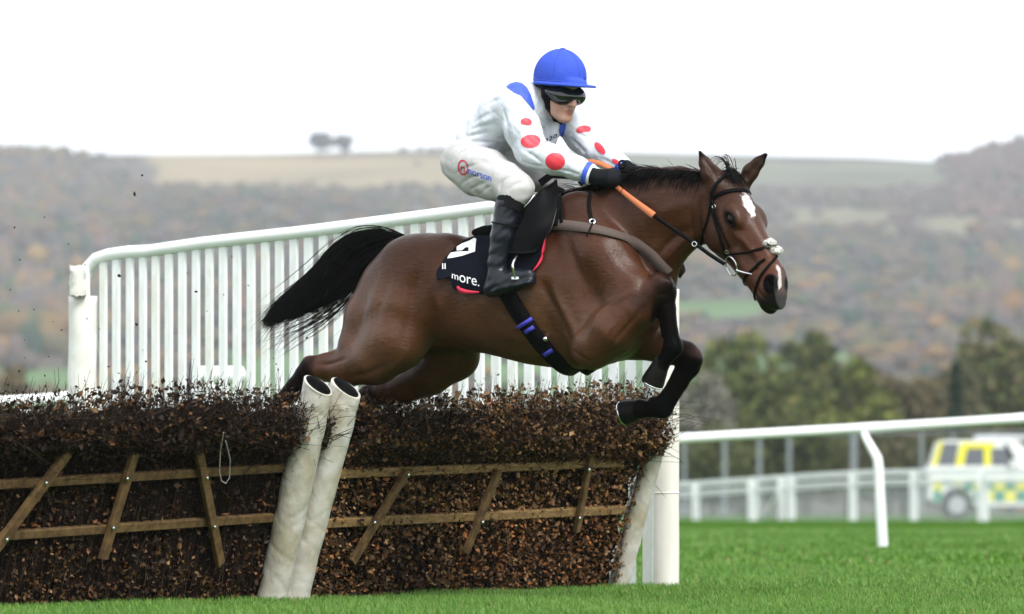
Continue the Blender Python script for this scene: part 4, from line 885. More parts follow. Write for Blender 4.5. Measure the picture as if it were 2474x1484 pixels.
# ------------------------------------------------------------------ the ambulance
def car():
    d = 172.0; s = d / F; base = P(2238, 1178, d - CD); x0 = base.x; y0 = base.y; gz0 = float(gz(x0 + 2, y0)); root = empty('ambulance_car', loc=(x0, y0, gz0), label='yellow and green chequered white ambulance off-roader behind the barred fence', cat='car')
    Mw = mat('car_white', (.78, .79, .78), .25, coat=.4); My = mat('car_yellow', (.78, .72, .01), .35); Mg = mat('car_green', (.006, .22, .14), .35); Mgl = mat('car_glass', (.10, .11, .13), .08, spec=.8)
    H = lambda v: CZ + (VH - v) * s - gz0
    X = lambda u: (u - 2238) * s
    L = 4.7; hw = .93; beam_v = 1128
    def prism(prof, y0_, y1_):
        n = len(prof); V = [(p[0], y, p[1]) for y in (y0_, y1_) for p in prof]; return V, [tuple(range(n)), tuple(range(2 * n - 1, n - 1, -1))] + [(i, n + i, n + (i + 1) % n, (i + 1) % n) for i in range(n)]
    zb = H(beam_v)
    arch = lambda cx: [(cx + .46 * math.cos(a), .42 + .46 * math.sin(a)) for a in np.linspace(0, math.pi, 12)]
    wr, wf = X(2306), X(2306) + 2.75
    low = [(0, .55), (0, zb - .05), (.05, zb), (3.25, zb), (4.4, zb - .12), (L, zb - .3), (L, .4)] + arch(wf) + [(wf - .5, .36), (wr + .5, .36)] + arch(wr) + [(.25, .45)]
    m = MB(); V, Fa = prism(low, -hw, hw); m.add(V, Fa); m.build('body', Mw, root, angle=25)
    roof = H(1064); cab = [(.06, zb), (X(2263), roof - .06), (X(2275), roof), (2.35, roof), (2.5, roof - .05), (3.2, zb)]
    m = MB(); V, Fa = prism(cab, -hw + .06, hw - .06); m.add(V, Fa); m.build('cabin', Mw, root, angle=25)
    yw = -hw + .055
    def pan(nm, pr, mt, y=yw, th=.012):
        m = MB(); V, Fa = prism([(a, b) for a, b in pr], y, y - th); m.add(V, Fa); m.build(nm, mt, root, smooth=False)
    t, b = H(1083), zb + .03
    pan('pillar', [(.08, b), (X(2262), roof - .05), (X(2272), roof - .05), (X(2256), b)], My)
    pan('window', [(X(2258), b), (X(2272), H(1071)), (X(2311), H(1071)), (X(2301), b)], Mgl)
    pan('pillar', [(X(2302), b), (X(2316), H(1071)), (X(2328), H(1071)), (X(2395), H(1071)), (X(2395), t), (X(2330), t), (X(2320), b)], My)
    pan('window', [(X(2322), b), (X(2331), t), (X(2370), t), (X(2370), b)], Mgl)
    pan('pillar', [(X(2371), b), (X(2371), t), (X(2386), t), (X(2386), b)], My)
    pan('window', [(X(2388), b), (X(2388), t), (X(2432), t), (X(2448), b)], Mgl)
    pan('windscreen_pillar', [(X(2440), b), (X(2418), H(1072)), (X(2426), H(1072)), (X(2456), b)], mat('pillar_black', (.02, .02, .025), .3))
    m = MB(); m.box((X(2420), 0, roof + .08), (.75, .62, .06)); m.build('light_bar', mat('lightbar', (.55, .57, .6), .3), root, smooth=False)
    c = .0
    rows = [(H(1160), H(1184)), (H(1186), H(1212))]
    cols = [2248, 2270, 2297, 2322, 2347, 2372, 2394, 2420, 2448, 2475, 2500]
    for i in range(len(cols) - 1):
        for r_, (za, zb_) in enumerate(rows):
            if 2275 < cols[i] + 12 < 2338 and r_ == 1: continue
            x_, x2 = X(cols[i]), X(cols[i + 1]); lo = max(zb_, .45)
            if r_ == 0 and 2270 <= cols[i] < 2322: lo = max(lo, H(1172))
            pan('chequer', [(x_, lo), (x_, za), (x2 - .01, za), (x2 - .01, lo)], My if (i + r_) % 2 == 0 else Mg, y=-hw - .002)
    for wx in (wr, wf):
        for sd_ in (-1, 1):
            m = MB(); m.tube([(wx, sd_ * (hw - .02), .38), (wx, sd_ * (hw - .22), .38)], .38, 22); wh = m.build('wheel', M['rubber'], root)
            m = MB(); m.tube([(wx, sd_ * (hw - .015), .38), (wx, sd_ * (hw - .05), .38)], .24, 18); m.build('rim', mat('rim', (.5, .5, .52), .3, metal=.6), wh)
    m = MB(); m.box((X(2440), -hw - .1, zb + .1), (.09, .08, .09)); m.build('mirror', Mw, root)
    return root
car()
# ------------------------------------------------------------------ tack
def patch(rear, front, top, bottom, nu, nv, place):           # sheet between four boundary curves given in the picture
    Rr, Ff, Tt, Bb = catmull(rear, nv), catmull(front, nv), catmull(top, nu), catmull(bottom, nu); out = np.zeros((nu, nv, 3))
    for i in range(nu):
        s = i / (nu - 1)
        for j in range(nv):
            t = j / (nv - 1)
            q = (1 - s) * Rr[j] + s * Ff[j] + (1 - t) * Tt[i] + t * Bb[i] - ((1 - s) * (1 - t) * Rr[0] + s * (1 - t) * Ff[0] + (1 - s) * t * Rr[-1] + s * t * Ff[-1])
            out[i, j] = place(q, s, t)
    return out
def sheet(G, th):                                             # thick sheet from a grid of points
    nu, nv, _ = G.shape; du = np.gradient(G, axis=0); dv = np.gradient(G, axis=1); N = np.cross(du, dv); N /= np.linalg.norm(N, axis=2, keepdims=True) + 1e-9
    if N[..., 1].mean() > 0: N = -N
    A = G.reshape(-1, 3); B = (G + N * th).reshape(-1, 3); n = nu * nv; i, j = np.meshgrid(np.arange(nu - 1), np.arange(nv - 1), indexing='ij'); b = (i * nv + j).ravel()
    Q = np.stack([b, b + nv, b + nv + 1, b + 1], 1); Q2 = Q[:, ::-1] + n; E = []
    rim = [(i, 0) for i in range(nu)] + [(nu - 1, j) for j in range(1, nv)] + [(i, nv - 1) for i in range(nu - 2, -1, -1)] + [(0, j) for j in range(nv - 2, 0, -1)]
    ids = [a * nv + c for a, c in rim]
    for k in range(len(ids)): E.append((ids[k], ids[(k + 1) % len(ids)], ids[(k + 1) % len(ids)] + n, ids[k] + n))
    return np.vstack([A, B]), np.vstack([Q, Q2, np.array(E)])
def smooth_grid(G, n=2):
    for _ in range(n):
        H = G.copy(); H[1:-1, 1:-1] = (G[:-2, 1:-1] + G[2:, 1:-1] + G[1:-1, :-2] + G[1:-1, 2:] + 2 * G[1:-1, 1:-1]) / 6; G = H
    return G
M['cloth_navy'] = mat('saddle_cloth', (.007, .008, .013), .85, bump=.25, bscale=140, bdist=.002, spec=.03)
M['red'] = mat('red_binding', (.62, .02, .06), .6); M['print_white'] = mat('print_white', (.8, .8, .8), .6)
cloth = empty('saddle_cloth', HM, label='black number cloth with red piping and white lettering under the saddle', cat='saddle cloth')
def onto(q, s, t, lift):
    h = hit(HB, q[0], q[1], lift)
    for k in range(1, 8):
        if h is not None: break
        h = hit(HB, q[0], q[1] + 5 * k, lift)
    return h[0]
def cl(q, s, t):
    wob = .012 + .010 * math.sin(s * 9 + t * 5) * t * (1 - .5 * s) + (.055 * max(0, 1 - s * 4.5) * max(0, t - .45) * 1.8)
    return onto(q, s, t, wob + .006)
rear = [(1150, 580), (1116, 592), (1084, 620), (1066, 648), (1059, 664), (1063, 682)]
front = [(1330, 508), (1326, 545), (1319, 580), (1312, 612), (1302, 636), (1286, 657)]
top = [(1150, 580), (1190, 580), (1230, 576), (1270, 558), (1300, 534), (1330, 508)]
bottom = [(1063, 682), (1086, 674), (1096, 680), (1103, 697), (1130, 707), (1180, 711), (1235, 703), (1265, 684), (1286, 657)]
G = smooth_grid(patch(rear, front, top, bottom, 60, 34, cl), 2)
V, Q = sheet(G, .006); mesh('near_side', V, Q, M['cloth_navy'], cloth); CB = bvh_of(V, Q)
Gm = G[::-1] * (1, -1, 1); Vm, Qm = sheet(Gm, -.006); mesh('far_side', Vm, Qm, M['cloth_navy'], cloth)
sp = np.stack([G[:, 0], G[:, 0] * (1, .35, 1) + (0, 0, .012), G[:, 0] * (1, -.35, 1) + (0, 0, .012), G[:, 0] * (1, -1, 1)], 1); V, Q = sheet(sp, .006); mesh('top_panel', V, Q, M['cloth_navy'], cloth)
A, N = hitpath(CB, [(1316, 566), (1311, 600), (1304, 625), (1293, 645), (1284, 657)], 20, .003); V, Fa = ribbon(A, N, np.interp(np.linspace(0, 1, len(A)), [0, .25, .7, 1], [.008, .026, .03, .016]), .004); mesh('piping', V, Fa, M['red'], cloth)
A, N = hitpath(CB, [(1106, 692), (1110, 699), (1120, 704), (1140, 706), (1158, 706)], 16, .003); V, Fa = ribbon(A, N, np.interp(np.linspace(0, 1, len(A)), [0, .4, 1], [.012, .024, .008]), .004); mesh('piping', V, Fa, M['red'], cloth)
def polyfill(pts, cuts=3):
    bm = bmesh.new(); vs = [bm.verts.new((p[0], p[1], 0)) for p in pts]; bm.faces.new(vs); bmesh.ops.triangulate(bm, faces=bm.faces[:]); bmesh.ops.subdivide_edges(bm, edges=bm.edges[:], cuts=cuts, use_grid_fill=True); bmesh.ops.triangulate(bm, faces=bm.faces[:])
    bm.verts.index_update(); V = np.array([v.co[:] for v in bm.verts]); Fa = [tuple(x.index for x in f.verts) for f in bm.faces]; bm.free(); return V, Fa
Z2 = lambda x, y: (1043.3 + x / 8.863, 553.8 + y / 8.863)
for pl in ([(530, 465), (530, 385), (640, 320), (800, 260), (900, 200), (950, 220), (940, 320), (925, 495), (790, 520), (785, 400), (720, 400), (640, 465)], [(330, 635), (345, 590), (400, 512), (520, 492), (792, 486), (925, 492), (800, 530), (650, 580), (480, 612)]):
    V, Fa = polyfill(pl); decal('number_print', V, Fa, Z2, CB, M['print_white'], cloth, .004)
V, Fa = text_mesh('ore.'); sx = (1158.5 - 1110.5) / (V[:, 0].max() - V[:, 0].min()); x0 = V[:, 0].min()
decal('lettering', V, Fa, lambda x, y: (1110.5 + (x - x0) * sx, 681 + (x - x0) * sx * .235 - y * 36), CB, M['print_white'], cloth, .004)
V, Fa = text_mesh('ll'); x0 = V[:, 0].min(); sx = 8 / (V[:, 0].max() - x0)
decal('lettering', V, Fa, lambda x, y: (1068 + (x - x0) * sx, 651 - y * 20), CB, M['print_white'], cloth, .004)
V, Fa = text_mesh('m'); x0 = V[:, 0].min(); sx = 16 / (V[:, 0].max() - x0)
decal('lettering', V, Fa, lambda x, y: (1092 + (x - x0) * sx, 673 + (x - x0) * sx * .3 - y * 24), CB, M['print_white'], cloth, .004)

# girth
girth = empty('girth', HM, label='black girth with blue buckles under the horse\'s chest', cat='girth')
def band(c, e1, e2, a0, a1, n, bvh, lift, out=.7):                    # strap wrapped right round a body in the plane e1,e2
    A, Nn = [], []
    for a in np.linspace(a0, a1, n):
        d = Vector(np.array(e1) * math.cos(a) + np.array(e2) * math.sin(a)); h = bvh.ray_cast(Vector(c) + d * out, -d)
        if h[0] is not None: A.append(np.array(h[0] + d * lift)); Nn.append(np.array(d))
    A, Nn = np.array(A), np.array(Nn)
    for _ in range(2): A[1:-1] = (A[:-2] + 2 * A[1:-1] + A[2:]) / 4
    return A, Nn
gA, gB = HL(1262, 650, 0), HL(1388, 893, 0); gx = (gB - gA) / np.linalg.norm(gB - gA); gc = gA + gx * .18
A, N = band(gc, gx, np.array((0, -1., 0)), -math.pi * .86, math.pi * .86, 180, HB, .005); gA_, gN_ = A, N; V, Fa = ribbon(A, N, .084, .009); mesh('strap', V, Fa, M['black'], girth); GB = bvh_of(V, Fa)
M['blue_web'] = mat('blue_web', (.045, .04, .42), .5)
for a, b, wd, hw_ in (((1286, 758), (1294, 774), .092, 1), ((1293, 776), (1297, 788), .056, 1), ((1320, 844), (1330, 858), .056, 1)):
    pa = hitx(GB, (a[0] + b[0]) / 2, (a[1] + b[1]) / 2)[0]; i_ = int(np.argmin(np.linalg.norm(gA_ - pa, axis=1))); q_ = slice(max(0, i_ - hw_), i_ + hw_ + 1); V, Fa = ribbon(gA_[q_] + gN_[q_] * .010, gN_[q_], wd, .007); mesh('buckle', V, Fa, M['blue_web'], girth)
h = hitx(GB, 1318, 818, .004); V, Fa = ball(h[0], .014); mesh('stud', V, Fa, M['steel'], girth)

# saddle
saddle = empty('saddle', HM, label='small black racing saddle with upright knee flap under the jockey', cat='saddle')
SF = Field((-.30, -.42, 1.55), (.45, .42, 2.2), .009)
SF.chain([(HL(1168, 565, 0), .022), (HL(1205, 556, 0), .028), (HL(1255, 540, 0), .030), (HL(1305, 500, 0), .032), (HL(1338, 462, 0), .028)], q=4.0, k=.02)
SF.chain([(HL(1160, 563, 0), .016), (HL(1185, 556, 0), .02)], q=6, k=.02)
V, Q = SF.mesh(1); mesh('seat', V, Q, M['black'], saddle)
def fl(q, s, t):
    off = (1 - s) * np.interp(t, [0, .35, .7, 1], [.26, .315, .335, .34]) + s * np.interp(t, [0, .3, .65, 1], [.12, .20, .275, .315]); return HL(q[0], q[1], off + .03 * math.sin(math.pi * s) * (1 - .4 * t))
G = patch([(1302, 466), (1276, 500), (1256, 548), (1243, 580), (1232, 612)], [(1341, 436), (1346, 470), (1340, 515), (1325, 560), (1292, 606)], [(1302, 466), (1322, 449), (1341, 436)], [(1232, 612), (1262, 614), (1292, 606)], 16, 22, fl)
V, Q = sheet(G, .012); mesh('flap', V, Q, M['black'], saddle); G2 = G[::-1] * (1, -1, 1); V, Q = sheet(G2, -.012); mesh('flap', V, Q, M['black'], saddle)
A = catmull([G[-1, j] for j in (0, 5, 10, 15, 21)], 24); k = MB(); k.tube(A, .006, 8); k.build('flap_piping', mat('grey_piping', (.06, .065, .065), .6), saddle)
# pad behind the flap reaching the breast strap
A, N = hitpath(HB, [(1342, 470), (1345, 510), (1338, 548)], 12, .004); V, Fa = ribbon(A, N, .07, .012); mesh('pad', V, Fa, M['black'], saddle)
A, N = hitpath(HB, [(1353, 470), (1358, 500), (1360, 540)], 12, .012); V, Fa = ribbon(A, N, .018, .004); mesh('strap', V, Fa, M['black'], saddle)
h = hitx(HB, 1337, 542, .012); k = MB(); k.ring(h[0], h[1], .014, .003); k.build('ring', M['steel'], saddle)
# stirrups
for s in (1, -1):
    k = MB(); c = HL(1249, 645, .345 * s); c[1] = -.345 * s
    top_ = np.array(HL(1252, 618, .345)); bl, br = np.array(HL(1244, 672, .395)), np.array(HL(1250, 674, .285))
    pts = [br, br * .4 + top_ * .6 + np.array((0, .045, 0)), top_, bl * .4 + top_ * .6 + np.array((0, -.045, 0)), bl]
    pts = [p * (1, s, 1) for p in catmull(pts, 22)]; k.tube(pts, .0055, 8); k.beam(Vector(bl * (1, s, 1)), Vector(br * (1, s, 1)), (1, 0, 0), .035, .012); k.build('stirrup_iron', M['steel'], saddle)
    k = MB(); k.beam(Vector(top_ * (1, s, 1)), Vector(HL(1262, 560, .30) * (1, s, 1)), (1, 0, 0), .02, .004); k.build('stirrup_leather', M['black'], saddle)

# breastplate
bp_ = empty('breastplate', HM, label='taupe breast girth strap around the horse\'s shoulders', cat='strap')
M['taupe'] = mat('taupe_web', (.085, .060, .050), .85, bump=.2, bscale=200, bdist=.002)
A, N = hitpath(HB, [(1335, 543), (1380, 547), (1430, 555), (1480, 567), (1530, 586), (1570, 612), (1598, 642), (1614, 660)], 50, .006); V, Fa = ribbon(A, N, .052, .007); mesh('chest_strap', V, Fa, M['taupe'], bp_)
A2 = A * (1, -1, 1); V, Fa = ribbon(A2, N * (1, -1, 1), .052, .007); mesh('chest_strap', V, Fa, M['taupe'], bp_)
A, N = hitpath(HB, [(1424, 470), (1422, 500), (1430, 540)], 20, .010); V, Fa = ribbon(A, N, .017, .004); mesh('neck_strap', V, Fa, M['black'], bp_)
A, N = hitpath(HB, [(1432, 545), (1426, 562), (1420, 576)], 8, .016); V, Fa = ribbon(A, N, .008, .003); mesh('keeper', V, Fa, M['black'], bp_)
h = hitx(HB, 1431, 540, .016); k = MB(); k.ring(h[0], h[1], .013, .003); k.build('ring', M['steel'], bp_)

# bridle
br = empty('bridle', HM, label='black leather bridle with white sheepskin noseband on the horse\'s head', cat='bridle')
def strap(name, pts, wd, m='black', lift=.004, th=.005, n=30):
    A, N = hitpath(HB, pts, n, lift); V, Fa = ribbon(A, N, wd, th); return mesh(name, V, Fa, M[m], br)
strap('browband', [(1719, 480), (1735, 470), (1765, 462), (1800, 462), (1822, 466)], .019)
strap('headpiece', [(1752, 424), (1730, 446), (1720, 468), (1718, 488)], .016)
strap('cheekpiece', [(1719, 482), (1724, 520), (1736, 560), (1748, 600), (1764, 626)], .015)
strap('throat_latch', [(1718, 488), (1710, 530), (1697, 570), (1691, 612)], .009)
strap('cheekpiece', [(1724, 490), (1735, 530), (1750, 570), (1765, 600)], .010, lift=.008)
strap('noseband', [(1752, 615), (1790, 612), (1830, 604), (1846, 599)], .011)
strap('noseband', [(1878, 618), (1860, 640), (1838, 668), (1826, 700), (1822, 728)], .012)
strap('chin_strap', [(1699, 606), (1712, 622), (1735, 634), (1758, 645)], .018)
nb = MB()
A, N = band(hp(.50, 0, -.09), HR[:, 1], HR[:, 2], -2.4, 1.0, 40, HB, .004, .2); V, Fa = ribbon(A, N, .012, .004); mesh('noseband', V, Fa, M['black'], br)
M['fleece'] = mat('sheepskin', (.84, .81, .76), .95, bump=1, bscale=90, bdist=.01, sheen=.5)
for u, v in ((1857, 590), (1870, 607)):                       # sheepskin puffs each side of the crossing straps
    h = hitx(HB, u, v, .008); g = np.random.default_rng(int(u)); V, Fa = ball(h[0], .030, 18, 12, (1.0, 1.0, .66)); V = np.array(V); V += g.normal(0, .0028, V.shape); mesh('sheepskin_pad', V, Fa, M['fleece'], br)
g = np.random.default_rng(4); out = []
for u, v in ((1857, 590), (1870, 607)):
    h = hitx(HB, u, v, .008)
    for i in range(420):
        d = g.normal(size=3); d /= np.linalg.norm(d); b_ = h[0] + d * np.array((.028, .028, .018)); out.append(np.stack([b_, b_ + d * .003 + g.normal(0, .001, 3), b_ + d * .005 + g.normal(0, .002, 3)]))
V, Q = tubes(np.array(out), .0014, 3); mesh('sheepskin_fleece', V, Q, M['fleece'], br)
strap('noseband_cross', [(1850, 596), (1862, 598), (1874, 600)], .014, lift=.022)
RG = hitx(HB, 1772, 641, .014); k = MB(); k.ring(RG[0], RG[1], .047, .0035, 28); k.build('bit_ring', M['steel'], br)
RGf = HO + HR @ ((HR.T @ (RG[0] - HO)) * (1, -1, 1)); k = MB(); k.ring(RGf, RG[1], .047, .0035, 28); k.build('bit_ring', M['steel'], br)
h2 = hitx(HB, 1820, 664, .008); k = MB(); q0 = hitx(HB, 1786, 652, .016)[0]; k.tube([q0, (q0 + h2[0]) / 2 + RG[1] * .004, h2[0]], [.006, .006, .003], 8); k.build('bit_cheek', M['steel'], br)
for u, v in ((1727, 500), (1757, 607), (1722, 624)):
    h = hitx(HB, u, v, .010); k = MB(); k.ring(h[0], h[1], .009, .0025, 14); k.build('buckle', M['steel'], br)
# reins: orange rubber grips then black leather
M['orange'] = mat('orange_rubber', (.50, .155, .055), .65, bump=.3, bscale=120, bdist=.002)
hand = HL(1488, 450, .10); mid_ = HL(1579, 521, .22); bit = RG[0] + RG[1] * .004 - np.array((.03, 0, -.01))
k = MB(); c0 = HL(1682, 592, .19)
def rein(pts, wds, m, sgn=1):
    A = catmull([p * (1, sgn, 1) for p in pts], 30); N = np.tile(np.array((.25, -sgn, .1)), (30, 1)); V, Fa = ribbon(A, N, wds, .004); return mesh('rein', V, Fa, M[m], br)
rein([hand, HL(1530, 484, .16), mid_], np.linspace(.020, .034, 30), 'orange'); rein([mid_, c0, HL(1715, 616, .17), bit], .019, 'black')
k = MB(); k.ring(HL(1677, 590, .195), (0.3, -1, 0), .011, .0025, 16); k.build('rein_ring', M['steel'], br)
handf = HL(1560, 446, -.06); rein([handf * (1, -1, 1), HL(1640, 520, -.16) * (1, -1, 1), RGf * (1, -1, 1)], .018, 'black', -1)
A = catmull([HL(1492, 432, .06), HL(1476, 410, .05), HL(1450, 396, .04), HL(1420, 391, .03), HL(1395, 396, .02)], 24); V, Fa = ribbon(A, np.tile((.2, -1, .5), (24, 1)), .026, .004); mesh('rein', V, Fa, M['orange'], br)
A = catmull([HL(1492, 432, .06), HL(1520, 440, .0), HL(1552, 442, -.05)], 16); V, Fa = ribbon(A, np.tile((.2, -1, .5), (16, 1)), .022, .004); mesh('rein', V, Fa, M['orange'], br)
# ------------------------------------------------------------------ the jockey
person = empty('person', HM, label='jockey in white silks with red spots and blue cap crouching over the saddle', cat='person')
JO = HL(1352, 222, .02)
def jframe(yaw, pitch):
    f = Vector((math.cos(pitch) * math.cos(yaw), -math.cos(pitch) * math.sin(yaw), -math.sin(pitch))); l = Vector((math.sin(yaw), math.cos(yaw), 0)); u = f.cross(l)
    return np.array([(HMI.to_3x3() @ x)[:] for x in (f, l, u)]).T
JR = jframe(R(54), R(17)); JH = jframe(R(48), R(6)); JS = 1.1          # JS: head size
def jp(x, y, z): return JO + JR @ (np.array((x, y, z)) * JS)
def jh(x, y, z): return JO + JH @ np.array((x, y, z))
near_arm = [(1246, 262, .165, 44), (1262, 315, .20, 42), (1284, 366, .215, 38), (1340, 388, .19, 33), (1395, 408, .15, 27), (1434, 424, .13, 21)]
far_arm = [(1372, 296, -.165, 36), (1402, 332, -.20, 34), (1436, 368, -.205, 31), (1478, 388, -.15, 27), (1514, 408, -.10, 20)]
torso = [(1152, 356, 0, 44), (1180, 326, 0, 58), (1228, 284, 0, 71), (1272, 264, 0, 66), (1300, 256, 0, 48)]
near_leg = [(1134, 392, .11, 51), (1180, 412, .20, 48), (1222, 437, .265, 42), (1250, 456, .285, 37)]
far_leg = [(1185, 385, -.10, 52), (1270, 412, -.20, 48), (1345, 436, -.27, 38)]
near_shin = [(1242, 468, .295, 33), (1228, 505, .31, 33), (1215, 570, .325, 29), (1201, 640, .335, 23)]
def mir(pts): return [(np.array(HL(u, v, o)) * (1, -1, 1), r * PX) for u, v, o, r in pts]
BF = Field((-.55, -.52, 1.20), (.85, .52, 2.75), .0075)
def thin(p, q): return [(a, max(r - q, .01)) for a, r in hc(p)]
# skull and face
BF.ell(jp(-.008, 0, .035), np.array((.100, .078, .115)) * JS, JR, k=.02); BF.ell(jp(.035, 0, -.045), np.array((.060, .058, .080)) * JS, JR, k=.03); BF.ell(jp(.072, 0, -.100), np.array((.028, .032, .024)) * JS, JR, k=.025)
BF.chain([(jp(.03, .035, -.085), .022), (jp(.0, .06, -.04), .02)], k=.03); BF.chain([(jp(.03, -.035, -.085), .022), (jp(.0, -.06, -.04), .02)], k=.03)
BF.chain([(jp(.092, 0, .02), .011), (jp(.118, 0, -.030), .015)], k=.014); BF.ell(jp(.104, .013, -.032), np.array((.010, .009, .008)) * JS, JR, k=.008); BF.ell(jp(.104, -.013, -.032), np.array((.010, .009, .008)) * JS, JR, k=.008)
BF.ell(jp(.088, 0, -.060), np.array((.016, .026, .008)) * JS, JR, k=.008); BF.ell(jp(.086, 0, -.076), np.array((.015, .023, .008)) * JS, JR, k=.008); BF.chain([(jp(.105, .024, -.068), .003), (jp(.108, -.024, -.068), .003)], k=.006, cut=True)
for s in (1, -1):
    BF.ell(jp(.065, .04 * s, -.02), np.array((.03, .025, .02)) * JS, JR, k=.02); BF.ell(jp(-.012, .08 * s, -.005), np.array((.022, .010, .034)) * JS, JR, k=.01)
    BF.ell(jp(.085, .032 * s, .012), np.array((.022, .02, .012)) * JS, JR, k=.02, cut=True)
BF.chain([(jp(-.025, 0, -.05), .062), (HL(1308, 258, 0), .062)], k=.03)
BF.chain(thin(torso, .022), q=1.15, k=.04)
for ch, off in ((near_arm, 1), (far_arm, -1)): BF.chain(thin(ch, .016), k=.04)
BF.chain(thin([(1150, 370, 0, 48), (1128, 388, 0, 48)], .02), q=1.5, k=.05)
BF.chain(thin(near_leg + near_shin[1:], .016), k=.03); BF.chain(thin(far_leg, .016) + [(a, r - .014) for a, r in mir(near_shin)], k=.03)
BV, BQ = BF.mesh(1); del BF
L = (BV - JO) @ JR / JS; x, y, z = L.T; cs = np.tile(np.array((.52, .30, .225)), (len(BV), 1))
lip = 1.4 * sm(.030 - np.sqrt(y**2 + ((z + .068) * 1.6)**2), 0, .012) * (x > .085); cs = cs * (1 - .6 * lip[:, None]) + np.array((.34, .12, .10)) * .6 * lip[:, None]
rosy = np.maximum(sm(.04 - np.linalg.norm(L - (.07, -.045, -.045), axis=1), 0, .03), sm(.02 - np.linalg.norm(L - (.115, 0, -.03), axis=1), 0, .02)); cs = cs * (1 - .35 * rosy[:, None]) + np.array((.50, .20, .15)) * .35 * rosy[:, None]
M['skin'] = mat('skin', rough=.45, attr=True, var=(.9, .86, .84), scale=30, bump=.06, bscale=120, bdist=.002); mesh('body', BV, BQ, M['skin'], person, col=cs); FB = bvh_of(BV, BQ)
# jacket
JF = Field((-.50, -.55, 1.68), (.85, .55, 2.62), .0065)
JF.chain(hc(torso), q=1.22, k=.05, kj=.03); JF.chain(hc(near_arm), k=.06, kj=.025); JF.chain(hc(far_arm), k=.06, kj=.025)
JF.chain(hc([(1275, 285, 0, 60), (1312, 322, -.03, 34), (1326, 344, -.03, 14)]), q=1.2, k=.05)
JF.chain(hc([(1250, 245, .10, 42), (1330, 262, -.10, 44)]), k=.06)
JF.chain(hc([(1135, 340, .03, 30), (1160, 366, .05, 34)]), q=1.6, k=.04)
JF.chain([(jp(-.045, 0, -.095), .060), (HL(1300, 252, 0), .080)], k=.03)
JF.chain([(jp(.02, 0, -.13), .035), (jp(-.05, 0, -.02), .066), (jp(-.07, 0, .02), .055)], k=.01, cut=True)
JF.noise(.0040, 20, 12); JF.noise(.0016, 50, 13)
JV, JQ = JF.mesh(1); del JF; JB = bvh_of(JV, JQ); JN = vnormals(JV, JQ)
for path, dp, sg in (([(1130, 318), (1160, 305), (1195, 300)], -.008, .008), ([(1122, 332), (1150, 325), (1190, 318)], -.010, .008), ([(1126, 345), (1160, 343), (1200, 345)], -.009, .008), ([(1140, 300), (1170, 280), (1205, 268)], -.006, .009),
                     ([(1222, 300), (1232, 340), (1248, 372)], -.014, .010), ([(1215, 262), (1222, 292), (1232, 318)], -.012, .010), ([(1255, 388), (1285, 400), (1320, 402)], -.008, .009), ([(1262, 362), (1290, 378), (1315, 400)], -.007, .007),
                     ([(1242, 292), (1262, 330), (1272, 355)], .006, .012), ([(1340, 408), (1375, 415), (1405, 424)], -.007, .007), ([(1300, 290), (1312, 312), (1320, 340)], -.009, .009), ([(1330, 292), (1328, 315), (1328, 345)], -.008, .008), ([(1285, 280), (1300, 300), (1308, 330)], -.009, .008),
                     ([(1160, 262), (1190, 245), (1215, 240)], -.005, .010), ([(1375, 330), (1395, 350), (1418, 372)], -.008, .008), ([(1390, 318), (1412, 330), (1430, 338)], -.006, .007), ([(1440, 380), (1465, 388), (1490, 402)], -.006, .006), ([(1150, 312), (1180, 290), (1212, 285)], .006, .010)):
    stroke(JV, JN, JB, path, dp, sg)
JB = bvh_of(JV, JQ)
blue = np.array((.035, .085, .55)); jc = np.tile(np.array((.60, .63, .69)), (len(JV), 1))
M['silk'] = mat('white_silk', rough=.42, attr=True, sheen=.1, bump=.45, bscale=13, bdist=.016, bstretch=(1.8, 1, .8))
jacket = mesh('jacket', JV, JQ, M['silk'], person, col=jc)
M['spot'] = mat('red_spot', (.68, .035, .06), .5); M['blue'] = mat('royal_blue', (.035, .085, .50), .55)
def disc(c, rx, ry, rot, name='spot', m='spot', lo=-1, hi=1):
    V = [(0, 0)]; Fa = []; n, mm = 36, 5
    for j in range(1, mm + 1): V += [(j / mm * math.cos(2 * math.pi * i / n), np.clip(j / mm * math.sin(2 * math.pi * i / n), lo, hi)) for i in range(n)]
    Fa += [(0, 1 + i, 1 + (i + 1) % n) for i in range(n)]
    for j in range(mm - 1): Fa += [(1 + j * n + i, 1 + (j + 1) * n + i, 1 + (j + 1) * n + (i + 1) % n, 1 + j * n + (i + 1) % n) for i in range(n)]
    ca, sa = math.cos(rot), math.sin(rot); return decal(name, [(a, b, 0) for a, b in V], Fa, lambda x, y: (c[0] + x * rx * ca - y * ry * sa, c[1] + x * rx * sa + y * ry * ca), JB, M[m], jacket, .0025)
disc((1270.5, 296), 13.5, 10, .1, hi=.6); disc((1281.5, 342), 23.5, 16, -.03); disc((1341, 390), 23.5, 20.5, .1); disc((1409, 314), 17.5, 10, -.1, hi=.6); disc((1449, 359), 18, 8, .85); disc((1487, 391), 10, 5, .5)
V, Fa = polyfill([(1223, 211), (1232, 203), (1246, 199), (1260, 202), (1273, 213), (1281, 230), (1291, 262), (1288, 268), (1272, 248), (1258, 232), (1240, 224)], 4); decal('shoulder_patch', V, Fa, lambda x, y: (x, y), JB, M['blue'], jacket, .003)
V, Fa = polyfill([(1353, 293), (1367, 290), (1365, 312), (1360, 330), (1353, 333), (1350, 315)]); decal('sash', V, Fa, lambda x, y: (x, y), JB, M['blue'], jacket, .003)
V, Fa = text_mesh('320'); x0 = V[:, 0].min(); sx = 28 / (V[:, 0].max() - x0); decal('lettering', V, Fa, lambda x, y: (1316 + (x - x0) * sx, 346 - (x - x0) * sx * .5 - y * 14), JB, M['black'], jacket, .003)
